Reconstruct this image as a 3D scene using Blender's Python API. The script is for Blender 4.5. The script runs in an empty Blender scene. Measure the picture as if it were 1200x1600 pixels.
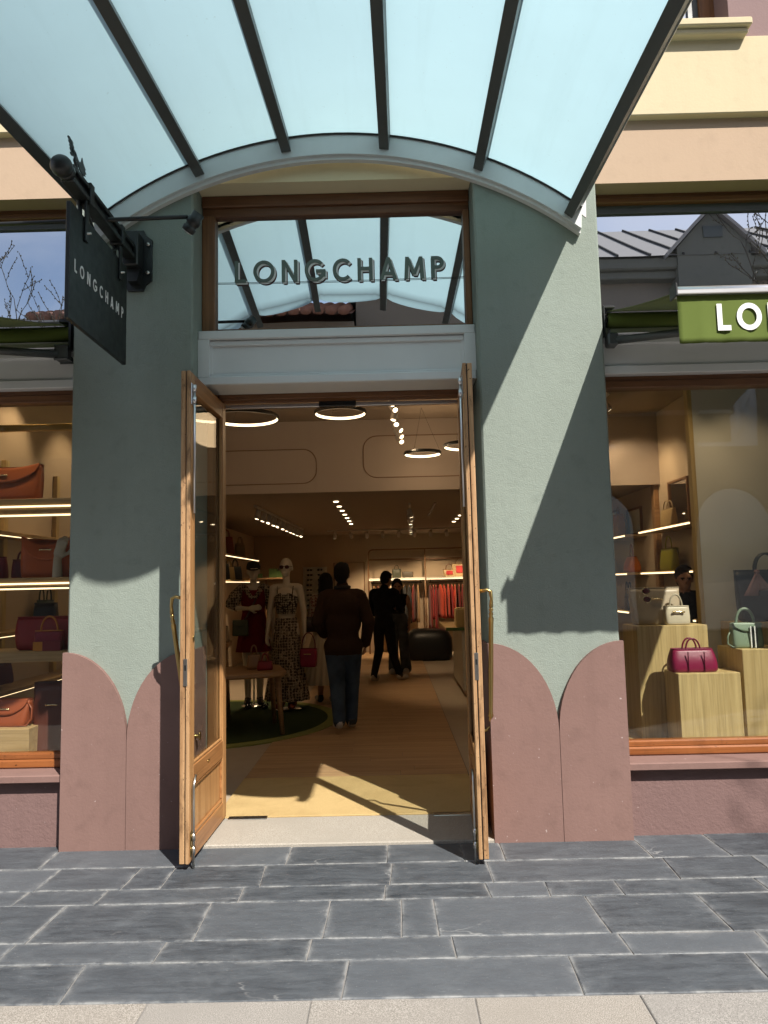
import bpy, bmesh, math, random
import numpy as np
from mathutils import Vector, Matrix, Euler
R = math.radians
rnd = random.Random(7)
scene = bpy.context.scene
COL = scene.collection

# ------------------------------------------------------------------ camera
cam = bpy.data.cameras.new('camera'); cam_o = bpy.data.objects.new('camera', cam); COL.objects.link(cam_o)
cam.sensor_fit = 'VERTICAL'; cam.sensor_height = 36.0; cam.lens = 36.0 * 1140.8 / 1600.0
cam.clip_start = 0.05; cam.clip_end = 600
_p, _y, _r = R(5.574), R(0.459), R(-1.301)
fw = Vector((-math.sin(_y) * math.cos(_p), math.cos(_y) * math.cos(_p), math.sin(_p)))
r0 = Vector((math.cos(_y), math.sin(_y), 0)); u0 = r0.cross(fw)
rt = r0 * math.cos(_r) + u0 * math.sin(_r); up = u0 * math.cos(_r) - r0 * math.sin(_r)
M = Matrix((rt, up, -fw)).transposed().to_4x4(); M.translation = Vector((0, -4.544, 1.55))
cam_o.matrix_world = M
scene.camera = cam_o

# ------------------------------------------------------------------ sky, sun, exposure
SUN = Vector((-0.645, 1.0, -1.31)).normalized()          # the way the light travels
EL = math.asin(-SUN.z); AZ = math.atan2(-SUN.x, -SUN.y)
world = bpy.data.worlds.new('World'); scene.world = world; world.use_nodes = True
wn = world.node_tree; wn.nodes.clear()
wo = wn.nodes.new('ShaderNodeOutputWorld'); wb = wn.nodes.new('ShaderNodeBackground')
sky = wn.nodes.new('ShaderNodeTexSky'); sky.sky_type = 'NISHITA'; sky.sun_disc = False
sky.sun_elevation = EL; sky.sun_rotation = AZ; sky.air_density = 1.0; sky.dust_density = 1.2; sky.ozone_density = 1.5
wc = wn.nodes.new('ShaderNodeTexCoord'); wm = wn.nodes.new('ShaderNodeMapping'); wm.inputs['Scale'].default_value = (1.0, 2.4, 2.2)
wz = wn.nodes.new('ShaderNodeTexNoise'); wz.inputs['Scale'].default_value = 2.6; wz.inputs['Detail'].default_value = 7; wz.inputs['Distortion'].default_value = 0.7
wr = wn.nodes.new('ShaderNodeValToRGB'); wr.color_ramp.elements[0].position = 0.36; wr.color_ramp.elements[1].position = 0.70
wr.color_ramp.elements[0].color = (0, 0, 0, 1); wr.color_ramp.elements[1].color = (.75, .75, .75, 1)
wx = wn.nodes.new('ShaderNodeMix'); wx.data_type = 'RGBA'; wx.inputs[7].default_value = (7.4, 7.6, 8.2, 1)
wn.links.new(wc.outputs['Generated'], wm.inputs['Vector']); wn.links.new(wm.outputs[0], wz.inputs['Vector'])
wn.links.new(wz.outputs['Fac'], wr.inputs[0]); wn.links.new(wr.outputs[0], wx.inputs[0])
wn.links.new(sky.outputs[0], wx.inputs[6]); wn.links.new(wx.outputs[2], wb.inputs[0])
wb.inputs[1].default_value = 0.075
wn.links.new(wb.outputs[0], wo.inputs[0])
sun = bpy.data.lights.new('sun', 'SUN'); sun.energy = 4.4; sun.angle = R(0.55); sun.color = (1.0, 0.94, 0.86)
sun_o = bpy.data.objects.new('sun', sun); COL.objects.link(sun_o); sun_o.rotation_euler = SUN.to_track_quat('-Z', 'Y').to_euler(); sun_o.location = (6, -10, 14)
vs = scene.view_settings
vs.view_transform = 'Standard'; vs.look = 'None'; vs.gamma = 1.0; vs.exposure = 0.85; vs.use_curve_mapping = False
scene.display_settings.display_device = 'sRGB'
cy = scene.cycles
cy.use_denoising = True; cy.max_bounces = 6; cy.diffuse_bounces = 3; cy.glossy_bounces = 4; cy.transparent_max_bounces = 12; cy.transmission_bounces = 4; cy.use_adaptive_sampling = True; cy.adaptive_threshold = .02
cy.caustics_reflective = False; cy.caustics_refractive = False; cy.sample_clamp_indirect = 6.0

# ------------------------------------------------------------------ node helpers
class NT:
    def __init__(s, name):
        s.m = bpy.data.materials.new(name); s.m.use_nodes = True; s.t = s.m.node_tree; s.n = s.t.nodes; s.n.clear()
        s.out = s.n.new('ShaderNodeOutputMaterial'); s.b = s.n.new('ShaderNodeBsdfPrincipled'); s.link(s.b.outputs[0], s.out.inputs[0])
        s.co = s.n.new('ShaderNodeTexCoord').outputs['Object']
    def link(s, a, b): s.t.links.new(a, b)
    def put(s, sock, v):
        if hasattr(v, 'is_output'): s.link(v, sock)
        elif isinstance(v, (tuple, list)) and len(v) == 3 and sock.type == 'RGBA': sock.default_value = (*v, 1)
        else: sock.default_value = v
    def new(s, t, **k):
        q = s.n.new(t)
        for a, v in k.items(): setattr(q, a, v)
        return q
    def map(s, scale=(1, 1, 1), loc=(0, 0, 0), rot=(0, 0, 0), vec=None):
        q = s.new('ShaderNodeMapping'); s.put(q.inputs[0], vec or s.co); s.put(q.inputs['Scale'], scale); s.put(q.inputs['Location'], loc); s.put(q.inputs['Rotation'], rot); return q.outputs[0]
    def noise(s, scale, detail=4, rough=.55, dist=0, vec=None):
        q = s.new('ShaderNodeTexNoise'); s.put(q.inputs['Vector'], vec or s.co); s.put(q.inputs['Scale'], scale); s.put(q.inputs['Detail'], detail); s.put(q.inputs['Roughness'], rough); s.put(q.inputs['Distortion'], dist); return q.outputs['Fac']
    def voro(s, scale, feature='F1', vec=None, out='Distance', rand=1.0):
        q = s.new('ShaderNodeTexVoronoi', feature=feature); s.put(q.inputs['Vector'], vec or s.co); s.put(q.inputs['Scale'], scale); s.put(q.inputs['Randomness'], rand); return q.outputs[out]
    def ramp(s, f, a, b, ca=(0, 0, 0), cb=(1, 1, 1), interp='LINEAR'):
        q = s.new('ShaderNodeValToRGB'); e = q.color_ramp.elements; q.color_ramp.interpolation = interp
        e[0].position = a; e[1].position = b; e[0].color = (*ca, 1); e[1].color = (*cb, 1); s.put(q.inputs[0], f); return q.outputs[0]
    def mix(s, f, a, b, blend='MIX'):
        q = s.new('ShaderNodeMix', data_type='RGBA', blend_type=blend); s.put(q.inputs[0], f); s.put(q.inputs[6], a); s.put(q.inputs[7], b); return q.outputs[2]
    def math(s, op, a, b=0.0):
        q = s.new('ShaderNodeMath', operation=op); s.put(q.inputs[0], a); s.put(q.inputs[1], b); return q.outputs[0]
    def rand(s): return s.new('ShaderNodeObjectInfo').outputs['Random']
    def attr(s, name): return s.new('ShaderNodeAttribute', attribute_name=name).outputs['Fac']
    def offset(s, k=17.0):   # texture space shifted for each object
        q = s.new('ShaderNodeVectorMath', operation='ADD'); s.put(q.inputs[0], s.co)
        c = s.new('ShaderNodeCombineXYZ'); r = s.math('MULTIPLY', s.rand(), k)
        for i in range(3): s.put(c.inputs[i], r)
        s.put(q.inputs[1], c.outputs[0]); return q.outputs[0]
    def bump(s, h, strength=.3, dist=.004):
        q = s.new('ShaderNodeBump'); s.put(q.inputs['Height'], h); s.put(q.inputs['Strength'], strength); s.put(q.inputs['Distance'], dist); s.link(q.outputs[0], s.b.inputs['Normal']); return q
    def set(s, color=None, rough=None, metal=None, spec=None, emit=None, estr=None, sheen=None):
        for k, v in (('Base Color', color), ('Roughness', rough), ('Metallic', metal), ('Specular IOR Level', spec), ('Emission Color', emit), ('Emission Strength', estr), ('Sheen Weight', sheen)):
            if v is not None: s.put(s.b.inputs[k], v)
        return s.m

def fresnel(n, ior):
    g = n.new('ShaderNodeNewGeometry').outputs['Backfacing']; fr = n.new('ShaderNodeFresnel'); n.put(fr.inputs[0], n.math('SUBTRACT', ior, n.math('MULTIPLY', g, ior - 1 / ior))); return fr.outputs[0]
def sc(c, k): return tuple(min(1, x * k) for x in c)
def stucco(name, c, bump=.35, scale=90, var=.10, dirt=.10, chips=0.0):
    n = NT(name)
    big = n.noise(1.3, 5, .6); fine = n.noise(scale, 3, .6); mid = n.noise(9, 4, .6)
    col = n.mix(big, sc(c, 1 - var), sc(c, 1 + var))
    col = n.mix(n.ramp(mid, .55, .8), col, sc(c, 1 - dirt)); stk = n.noise(1, 5, .65, .2, n.map((11, 11, .55))); col = n.mix(n.math('MULTIPLY', n.ramp(stk, .52, .78), .5 * dirt + .06), col, sc(c, .62))
    if chips:      # bare plaster showing in small knocks and scratches
        k = n.math('MULTIPLY', n.ramp(n.noise(38, 3, .6), .72, .75), chips); col = n.mix(k, col, (.62, .55, .53))
        k = n.math('MULTIPLY', n.ramp(n.noise(1, 3, .7, .8, n.map((9, 9, 60))), .74, .78), chips * .6); col = n.mix(k, col, (.5, .42, .40))
        col = n.mix(n.math('MULTIPLY', n.ramp(n.noise(1, 4, .6, .3, n.map((7, 7, .9))), .5, .75), .22), col, sc(c, .7))
    h = n.math('ADD', fine, n.math('MULTIPLY', n.noise(24, 3), .8))
    n.bump(h, bump, .006)
    return n.set(col, .88, spec=.25)
def paint(name, c, rough=.45, var=.06, metal=0, bump=.05):
    n = NT(name); f = n.noise(5, 5, .6); col = n.mix(f, sc(c, 1 - var), sc(c, 1 + var))
    rr = n.ramp(n.noise(16, 4), .3, .7, (rough * .85,) * 3, (min(1, rough * 1.2),) * 3)
    n.bump(n.noise(140, 3), bump, .002); return n.set(col, rr, metal)
def wood(name, dark, light, axis='Z', scale=1.0, rough=.45, bump=.15, weather=0.0):
    n = NT(name); s = [26 * scale] * 3; s['XYZ'.index(axis)] = 1.3 * scale
    v = n.map(s, vec=n.offset())
    g = n.noise(1.0, 6, .62, .6, v); s2 = [90 * scale] * 3; s2['XYZ'.index(axis)] = 2.0 * scale
    g2 = n.noise(1.0, 3, .6, .2, n.map(s2, vec=n.offset()))
    col = n.mix(n.ramp(g, .3, .72), dark, light); col = n.mix(n.math('MULTIPLY', n.ramp(g2, .5, .68), .5), col, sc(dark, .55))
    col = n.mix(n.math('MULTIPLY', n.rand(), .25), col, sc(dark, .9))
    if weather:
        w = n.ramp(n.noise(7, 5, .7, .4, n.map([3, 3, .8], vec=n.offset())), .52, .68)
        col = n.mix(n.math('MULTIPLY', w, weather), col, sc(dark, .45))
        k = n.ramp(n.noise(60, 2, .5, 0, n.offset()), .68, .72); col = n.mix(k, col, sc(dark, .35))
    n.bump(n.math('ADD', g, g2), bump, .003); return n.set(col, rough)
def leather(name, c, rough=.42):
    n = NT(name); col = n.mix(n.noise(6, 3), sc(c, .9), sc(c, 1.1)); n.bump(n.math('ADD', n.math('MULTIPLY', n.voro(260), .08), n.noise(14, 4, .6, .5)), .25, .006); return n.set(col, rough, spec=.45)
def fabric(name, c, rough=.9, sheen=.0, scale=500, var=.1):
    n = NT(name); col = n.mix(n.noise(7, 4), sc(c, 1 - var), sc(c, 1 + var)); n.bump(n.noise(scale, 2), .2, .001); return n.set(col, rough, spec=.2, sheen=sheen)
def plain(name, c, rough=.5, metal=0.0): 
    n = NT(name); n.bump(n.noise(60, 2), .03, .001); return n.set(n.mix(n.noise(4, 3), sc(c, .95), sc(c, 1.05)), rough, metal)
def glow(name, c, e):
    n = NT(name); return n.set((.8, .8, .8), .5, emit=c, estr=e)
def glass_thin(name, tint=(.93, .96, .95), boost=1.0, ior=1.5):
    n = NT(name); n.n.remove(n.b)
    tr = n.new('ShaderNodeBsdfTransparent'); n.put(tr.inputs[0], tint); gl = n.new('ShaderNodeBsdfGlossy'); gl.inputs['Roughness'].default_value = 0.0
    wv = n.noise(1.6, 2); bp = n.new('ShaderNodeBump'); n.put(bp.inputs['Height'], wv); bp.inputs['Strength'].default_value = .04; bp.inputs['Distance'].default_value = .02; n.link(bp.outputs[0], gl.inputs['Normal'])
    f = n.math('MULTIPLY', fresnel(n, ior), boost)
    mx = n.new('ShaderNodeMixShader'); n.put(mx.inputs[0], f); n.link(tr.outputs[0], mx.inputs[1]); n.link(gl.outputs[0], mx.inputs[2]); n.link(mx.outputs[0], n.out.inputs[0]); return n.m
def mirror_glass(name, c, k, rough=.004):
    n = NT(name); n.n.remove(n.b); d = n.new('ShaderNodeBsdfDiffuse'); n.put(d.inputs[0], (.02, .022, .022)); gl = n.new('ShaderNodeBsdfGlossy'); gl.inputs['Roughness'].default_value = rough
    n.put(gl.inputs[0], c); wv = n.noise(.9, 2); bp = n.new('ShaderNodeBump'); n.put(bp.inputs['Height'], wv); bp.inputs['Strength'].default_value = .05; bp.inputs['Distance'].default_value = .02; n.link(bp.outputs[0], gl.inputs['Normal'])
    mx = n.new('ShaderNodeMixShader'); mx.inputs[0].default_value = k; n.link(d.outputs[0], mx.inputs[1]); n.link(gl.outputs[0], mx.inputs[2]); n.link(mx.outputs[0], n.out.inputs[0]); return n.m
def frosted(name, c):
    n = NT(name); n.n.remove(n.b)
    col = n.mix(n.noise(1.1, 5, .6), sc(c, .90), sc(c, 1.06)); col = n.mix(n.ramp(n.noise(34, 3, .6), .7, .76), col, sc(c, .8))
    col = n.mix(n.math('MULTIPLY', n.ramp(n.noise(1, 5, .6, .4, n.map((9, .8, 1))), .5, .8), .25), col, sc(c, .78)); col = n.mix(n.math('MULTIPLY', n.ramp(n.noise(90, 2, .6), .74, .77), .5), col, (.25, .27, .26))
    t = n.new('ShaderNodeBsdfTranslucent'); n.put(t.inputs[0], col); d = n.new('ShaderNodeBsdfDiffuse'); n.put(d.inputs[0], col); g = n.new('ShaderNodeBsdfGlossy'); g.inputs['Roughness'].default_value = .12
    a = n.new('ShaderNodeMixShader'); a.inputs[0].default_value = .45; n.link(t.outputs[0], a.inputs[1]); n.link(d.outputs[0], a.inputs[2])
    b = n.new('ShaderNodeMixShader'); n.put(b.inputs[0], n.math('MULTIPLY', fresnel(n, 1.35), .6)); n.link(a.outputs[0], b.inputs[1]); n.link(g.outputs[0], b.inputs[2]); n.link(b.outputs[0], n.out.inputs[0]); return n.m

# ------------------------------------------------------------------ mesh helpers
class MB:
    """collects shapes for ONE mesh; faces carry a material slot"""
    def __init__(s): s.v = []; s.f = []; s.mi = []; s.sm = []
    def add(s, vs, fs, mi=0, smooth=False):
        o = len(s.v); s.v += [tuple(p) for p in vs]
        for f in fs: s.f.append(tuple(i + o for i in f)); s.mi.append(mi); s.sm.append(smooth)
        return s
    def box(s, x0, x1, y0, y1, z0, z1, mi=0, bev=0.0):
        if bev > 0:
            bm = bmesh.new(); bmesh.ops.create_cube(bm, size=1)
            for q in bm.verts: q.co = Vector(((x0 + x1) / 2 + q.co.x * (x1 - x0), (y0 + y1) / 2 + q.co.y * (y1 - y0), (z0 + z1) / 2 + q.co.z * (z1 - z0)))
            bmesh.ops.bevel(bm, geom=bm.edges[:], offset=min(bev, .45 * min(abs(x1 - x0), abs(y1 - y0), abs(z1 - z0))), segments=1, affect='EDGES')
            bm.verts.index_update(); s.add([q.co for q in bm.verts], [[w.index for w in f.verts] for f in bm.faces], mi); bm.free(); return s
        return s.add([(x0, y0, z0), (x1, y0, z0), (x1, y1, z0), (x0, y1, z0), (x0, y0, z1), (x1, y0, z1), (x1, y1, z1), (x0, y1, z1)],
                     [(0, 3, 2, 1), (4, 5, 6, 7), (0, 1, 5, 4), (1, 2, 6, 5), (2, 3, 7, 6), (3, 0, 4, 7)], mi)
    def prism(s, pts, fn, d0, d1, mi=0, smooth=False):
        """outline pts (u,v) counter-clockwise, fn(u,v,d)->xyz"""
        n = len(pts); vs = [fn(u, v, d0) for u, v in pts] + [fn(u, v, d1) for u, v in pts]
        return s.add(vs, [tuple(range(n))[::-1], tuple(range(n, 2 * n))] + [(i, (i + 1) % n, n + (i + 1) % n, n + i) for i in range(n)], mi, smooth)
    def tube(s, path, r, n=8, mi=0, closed=False, caps=True):
        P = [Vector(p) for p in path]; rs = r if isinstance(r, (list, tuple)) else [r] * len(P); vs = []; fs = []; N = len(P)
        prev = None
        for i, p in enumerate(P):
            a = P[i - 1] if (i > 0 or closed) else P[i]; b = P[(i + 1) % N] if (i < N - 1 or closed) else P[i]
            t = (b - a); t = t.normalized() if t.length > 1e-9 else Vector((0, 0, 1))
            q = prev if prev is not None else (Vector((0, 0, 1)) if abs(t.z) < .9 else Vector((1, 0, 0)))
            q = (q - t * q.dot(t)); q = q.normalized() if q.length > 1e-6 else t.orthogonal().normalized()
            prev = q; w = t.cross(q)
            for k in range(n):
                c = 2 * math.pi * k / n; vs.append(p + (q * math.cos(c) + w * math.sin(c)) * rs[i])
        for i in range(N if closed else N - 1):
            j = (i + 1) % N
            for k in range(n): fs.append((i * n + k, i * n + (k + 1) % n, j * n + (k + 1) % n, j * n + k))
        if caps and not closed: fs += [tuple(range(n))[::-1], tuple(range((N - 1) * n, N * n))]
        return s.add(vs, fs, mi, True)
    def lathe(s, prof, c=(0, 0, 0), n=20, mi=0, axis='Z'):
        vs = []; fs = []
        for r, h in prof:
            for k in range(n):
                a = 2 * math.pi * k / n; x, y, z = r * math.cos(a), r * math.sin(a), h
                if axis == 'Y': x, y, z = x, z, -y
                if axis == 'X': x, y, z = z, y, -x
                vs.append((c[0] + x, c[1] + y, c[2] + z))
        m = len(prof)
        for i in range(m - 1):
            for k in range(n): fs.append((i * n + k, i * n + (k + 1) % n, (i + 1) * n + (k + 1) % n, (i + 1) * n + k))
        fs += [tuple(range(n))[::-1], tuple(range((m - 1) * n, m * n))]
        return s.add(vs, fs, mi, True)
    def loft(s, rings, mi=0, cap=(True, True), smooth=True):
        n = len(rings[0]); vs = [p for r in rings for p in r]; fs = []
        for i in range(len(rings) - 1):
            for k in range(n): fs.append((i * n + k, i * n + (k + 1) % n, (i + 1) * n + (k + 1) % n, (i + 1) * n + k))
        if cap[0]: fs.append(tuple(range(n))[::-1])
        if cap[1]: fs.append(tuple(range((len(rings) - 1) * n, len(rings) * n)))
        return s.add(vs, fs, mi, smooth)
    def ball(s, c, r, n=12, mi=0):
        rr = r if isinstance(r, (tuple, list)) else (r, r, r); rings = []
        for i in range(1, n):
            a = math.pi * i / n - math.pi / 2
            rings.append([(c[0] + rr[0] * math.cos(a) * math.cos(2 * math.pi * k / (n * 2)), c[1] + rr[1] * math.cos(a) * math.sin(2 * math.pi * k / (n * 2)), c[2] + rr[2] * math.sin(a)) for k in range(n * 2)])
        return s.loft(rings, mi)
    def mesh(s, name):
        me = bpy.data.meshes.new(name); me.from_pydata(s.v, [], s.f); me.polygons.foreach_set('material_index', s.mi); me.polygons.foreach_set('use_smooth', s.sm); me.update(); return me

def obj(name, mb, mats, parent=None, loc=(0, 0, 0), rot=(0, 0, 0)):
    me = mb.mesh(name) if isinstance(mb, MB) else mb
    if mats is not None and not me.materials:
        for m in (mats if isinstance(mats, (list, tuple)) else [mats]): me.materials.append(m)
    o = bpy.data.objects.new(name, me); COL.objects.link(o); o.location = loc; o.rotation_euler = rot
    if parent: o.parent = parent
    return o
def empty(name, loc=(0, 0, 0), rz=0, parent=None):
    o = bpy.data.objects.new(name, None); COL.objects.link(o); o.location = loc; o.rotation_euler = (0, 0, rz); o.empty_display_size = .1
    if parent: o.parent = parent
    return o
def tag(o, label=None, cat=None, group=None, kind=None):
    for k, v in (('label', label), ('category', cat), ('group', group), ('kind', kind)):
        if v: o[k] = v
    return o
def thing(name, label, cat, loc=(0, 0, 0), rz=0, group=None): return tag(empty(name, loc, rz), label, cat, group)
def dup(o, parent=None, loc=None, rz=None, label=None):
    c = o.copy(); COL.objects.link(c)
    if parent: c.parent = parent
    if loc is not None: c.location = loc
    if rz is not None: c.rotation_euler = (0, 0, rz)
    if label: c['label'] = label
    for ch in list(o.children):
        dup(ch, c)
    return c
XZ = lambda y: (lambda u, v, d: (u, y + d, v))
YZ = lambda x: (lambda u, v, d: (x + d, u, v))

ORD = ['first', 'second', 'third', 'fourth', 'fifth', 'sixth', 'seventh', 'eighth', 'ninth', 'tenth', 'eleventh', 'twelfth', 'thirteenth', 'fourteenth']
# ------------------------------------------------------------------ palette
M_ = {}
M_['green'] = stucco('green_stucco', (.25, .29, .255), .5, 110, .14, .14)
M_['mauve'] = stucco('mauve_plinth_paint', (.215, .131, .113), .22, 60, .14, .14, .5)
M_['mauve_rough'] = stucco('mauve_wall_render', (.195, .122, .113), .55, 70, .08, .1, .4)
M_['yellow'] = stucco('yellow_render', (.57, .49, .325), .12, 60, .05, .08)
M_['peach'] = stucco('peach_render', (.445, .33, .235), .12, 60, .05, .08)
M_['cream'] = stucco('cream_render', (.80, .70, .46), .12, 60, .04, .04)
M_['upper'] = stucco('mauve_upper_render', (.24, .165, .16), .2, 60, .05, .05)
M_['grey'] = paint('grey_joinery_paint', (.70, .71, .70), .5, .05)
M_['steel'] = paint('dark_grey_steel_paint', (.075, .083, .081), .42, .08)
M_['fascia'] = paint('pale_grey_fascia_paint', (.62, .66, .67), .5, .10)
M_['oakdoor'] = wood('varnished_door_oak', (.30, .14, .048), (.54, .30, .125), 'Z', 1, .42, .15)
M_['oakdoor_x'] = wood('varnished_rail_oak', (.24, .10, .032), (.44, .215, .08), 'Y', 1, .42, .15)
M_['oakedge'] = wood('weathered_door_edge_oak', (.30, .155, .065), (.58, .37, .19), 'Z', 1, .6, .3, .75)
M_['frame'] = wood('brown_frame_wood', (.11, .045, .018), (.24, .105, .04), 'X', 1, .5, .15)
M_['framez'] = wood('brown_jamb_wood', (.15, .065, .024), (.30, .14, .055), 'Z', 1, .5, .15)
M_['orangewood'] = wood('orange_varnished_sill_wood', (.20, .065, .018), (.34, .12, .035), 'X', 1, .3, .1, .3)
M_['black'] = paint('black_metal_paint', (.012, .014, .014), .38, .1)
M_['signboard'] = paint('black_sign_board', (.010, .013, .012), .4, .1)
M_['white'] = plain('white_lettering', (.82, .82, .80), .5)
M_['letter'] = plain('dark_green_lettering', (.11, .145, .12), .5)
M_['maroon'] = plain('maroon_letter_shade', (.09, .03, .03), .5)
M_['alu'] = plain('brushed_aluminium', (.72, .73, .74), .3, .9)
M_['chrome'] = plain('steel_hardware', (.6, .58, .54), .28, 1.0)
M_['brass'] = plain('aged_brass', (.48, .34, .13), .3, 1.0)
M_['goldbit'] = plain('gold_toggle_metal', (.75, .62, .38), .25, 1.0)
M_['glass'] = glass_thin('window_glass', (.93, .94, .92), 1.1)
M_['doorglass'] = glass_thin('door_glass', (.92, .94, .92), .9)
M_['mirror'] = mirror_glass('reflective_transom_glass', (.90, .93, .93), .80)
M_['mirror2'] = mirror_glass('reflective_upper_glass', (.82, .86, .92), .72)
M_['frost'] = frosted('frosted_canopy_film', (.47, .675, .76))
M_['clear'] = glass_thin('canopy_glass_top', (.93, .97, .97), .8)
M_['awning'] = fabric('olive_awning_canvas', (.105, .145, .028), .85, .1, 300, .06)
M_['plaster_white'] = stucco('bare_white_plaster', (.7, .68, .68), .5, 60)

# ------------------------------------------------------------------ ground and paving
def granite(name, c):
    n = NT(name); v = n.offset(3.0)
    f = n.noise(260, 2, .5, 0, v); g = n.noise(90, 3, .6, 0, v); col = n.mix(n.ramp(f, .38, .62), sc(c, .45), sc(c, 1.5)); col = n.mix(n.ramp(g, .56, .7), col, sc(c, .7))
    col = n.mix(n.ramp(n.noise(2.2, 4, .6, 0, v), .4, .75), col, sc(c, .82)); col = n.mix(n.math('MULTIPLY', n.rand(), .4), col, (c[0] * 1.05, c[1] * .92, c[2] * .74))
    n.bump(f, .2, .002); return n.set(col, .8)
M_['granite'] = granite('street_granite', (.30, .285, .265))
M_['threshold'] = granite('threshold_stone', (.36, .345, .315))
def slate():
    n = NT('slate_tile_stone'); v = n.offset(31.0)
    vs_ = n.map((1.2, 5, 5), vec=v)
    layer = n.noise(4.5, 10, .72, .5, vs_); blot = n.noise(5.0, 10, .72, .3, v)
    dark = n.mix(n.rand(), (.022, .027, .034), (.088, .098, .11))
    col = n.mix(n.ramp(layer, .30, .78), dark, (.10, .113, .127)); col = n.mix(n.math('MULTIPLY', n.ramp(blot, .50, .80), .45), col, (.15, .163, .175))
    edge = n.attr('edge'); en = n.noise(6.5, 6, .7, .5, v)
    e = n.math('MULTIPLY', n.math('POWER', edge, 1.6), n.ramp(en, .44, .66)); col = n.mix(n.math('MULTIPLY', e, .36), col, (.24, .25, .26))
    rim = n.math('MULTIPLY', n.math('POWER', edge, 9.0), n.ramp(n.noise(9, 4, .7, 0, v), .42, .62)); col = n.mix(n.math('MULTIPLY', rim, .38), col, (.46, .46, .44))
    wv = n.mix(.22, v, n.new('ShaderNodeTexNoise').outputs['Color'])
    crack = n.voro(1.5, 'DISTANCE_TO_EDGE', wv); ck = n.math('MULTIPLY', n.ramp(crack, 0.0, .010, (1, 1, 1), (0, 0, 0)), n.ramp(n.noise(2.3, 3, .5, 0, v), .62, .68)); col = n.mix(n.math('MULTIPLY', ck, .40), col, (.44, .44, .43))
    scr = n.noise(1.0, 3, .7, 1.2, n.map((6, 40, 1), rot=(0, 0, .7), vec=v)); col = n.mix(n.math('MULTIPLY', n.ramp(scr, .70, .76), .3), col, (.36, .37, .38))
    speck = n.noise(170, 2, .5, 0, v); col = n.mix(n.math('MULTIPLY', n.ramp(speck, .72, .76), .6), col, (.45, .45, .44))
    n.bump(n.math('ADD', layer, n.math('MULTIPLY', n.noise(45, 6, .7, 0, v), .7)), .55, .006)
    rr = n.ramp(layer, .3, .8, (.48,) * 3, (.68,) * 3); return n.set(col, rr, spec=.4)
M_['slate'] = slate()
n = NT('pale_mortar'); n.bump(n.noise(150, 3), .4, .003); M_['mortar'] = n.set(n.mix(n.noise(5, 5, .7), (.12, .118, .115), (.34, .32, .30)), .95)
n = NT('ground_stone'); M_['ground'] = n.set(n.mix(n.noise(.8, 5), (.30, .28, .26), (.38, .36, .33)), .9)

g = tag(obj('ground', MB().add([(-150, -150, -.03), (150, -150, -.03), (150, 150, -.03), (-150, 150, -.03)], [(0, 1, 2, 3)]), M_['ground']), kind='structure', label='open stone ground around the shop street')
pave = tag(obj('pavement', MB().box(-8.2, 8.2, -1.645, .07, -.028, -.0045), M_['mortar']), kind='structure', label='pale mortar bed of the dark slate pavement')
def slab(name, parent, mat, x0, x1, y0, y1, top, ins, th=.022, skew0=0.0, skew1=0.0, jit=0.0):
    """one paving stone with bevelled rim; 'edge' attribute runs 1 at the rim to 0 inside"""
    g_ = .0025
    def ring(i, z):
        a = [(x0 + i, y0 + i, skew0), (x1 - i, y0 + i, skew1), (x1 - i, y1 - i, skew1), (x0 + i, y1 - i, skew0)]
        m = (y0 + y1) / 2; r = []
        pts = [(px + k * (py - m), py) for px, py, k in a]
        for q in range(4):
            for t in (0, .5):
                ax, ay = pts[q]; bx, by = pts[(q + 1) % 4]; r.append((ax + (bx - ax) * t, ay + (by - ay) * t, z))
        return r
    def wob(r, amp): return [(x + rnd.uniform(-amp, amp), y + rnd.uniform(-amp, amp), z + rnd.uniform(-amp, amp) * .25) for x, y, z in r]
    rings = [wob(ring(g_, top - th), 0), wob(ring(g_, top - .003), jit), wob(ring(g_ + .004, top), jit), ring(g_ + ins * .4, top), ring(g_ + ins, top)]
    mb = MB().loft(rings, 0, (False, True), False); me = mb.mesh(name)
    at = me.attributes.new('edge', 'FLOAT', 'POINT'); at.data.foreach_set('value', [1.0] * 24 + [.6] * 8 + [0.0] * 8)
    o = obj(name, me, mat, parent); return o
rowY = [.065, -.305, -.60, -.778, -1.165, -1.352, -1.64]
rowX = [[-2.02, -.63, -.06, .37, .60, 1.41, 1.85], [-2.55, -1.89, -1.44, -1.24, -.73, -.04, .49, 1.46, 1.96], [-2.4, -1.92, -1.51, -.80, -.07, .45, .75, 1.11, 1.83],
        [-1.65, -.92, -.34, .01, .17, .92, 1.46], [-1.70, -1.03, -.39, .23, .96, 1.55], [-1.30, -.22, .69, 1.42]]
for i in range(6):
    xs = list(rowX[i])
    while xs[-1] < 7.4: xs.append(xs[-1] + rnd.uniform(.4, 1.05))
    while xs[0] > -7.4: xs.insert(0, xs[0] - rnd.uniform(.4, 1.05))
    sk = [rnd.uniform(-.06, .06) for _ in xs]
    for k in range(len(xs) - 1):
        d = min(rowY[i] - rowY[i + 1], xs[k + 1] - xs[k])
        slab('slate_tile', pave, M_['slate'], xs[k], xs[k + 1], rowY[i + 1], rowY[i], rnd.uniform(-.0015, .0015), min(.075, d * .42), .022, sk[k], sk[k + 1], .0015)
street = tag(obj('street', MB().box(-8.2, 8.2, -12.5, -1.642, -.0285, -.006), M_['mortar']), kind='structure', label='granite slab street in front of the slate pavement')
yy = -1.642; first = True
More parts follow.
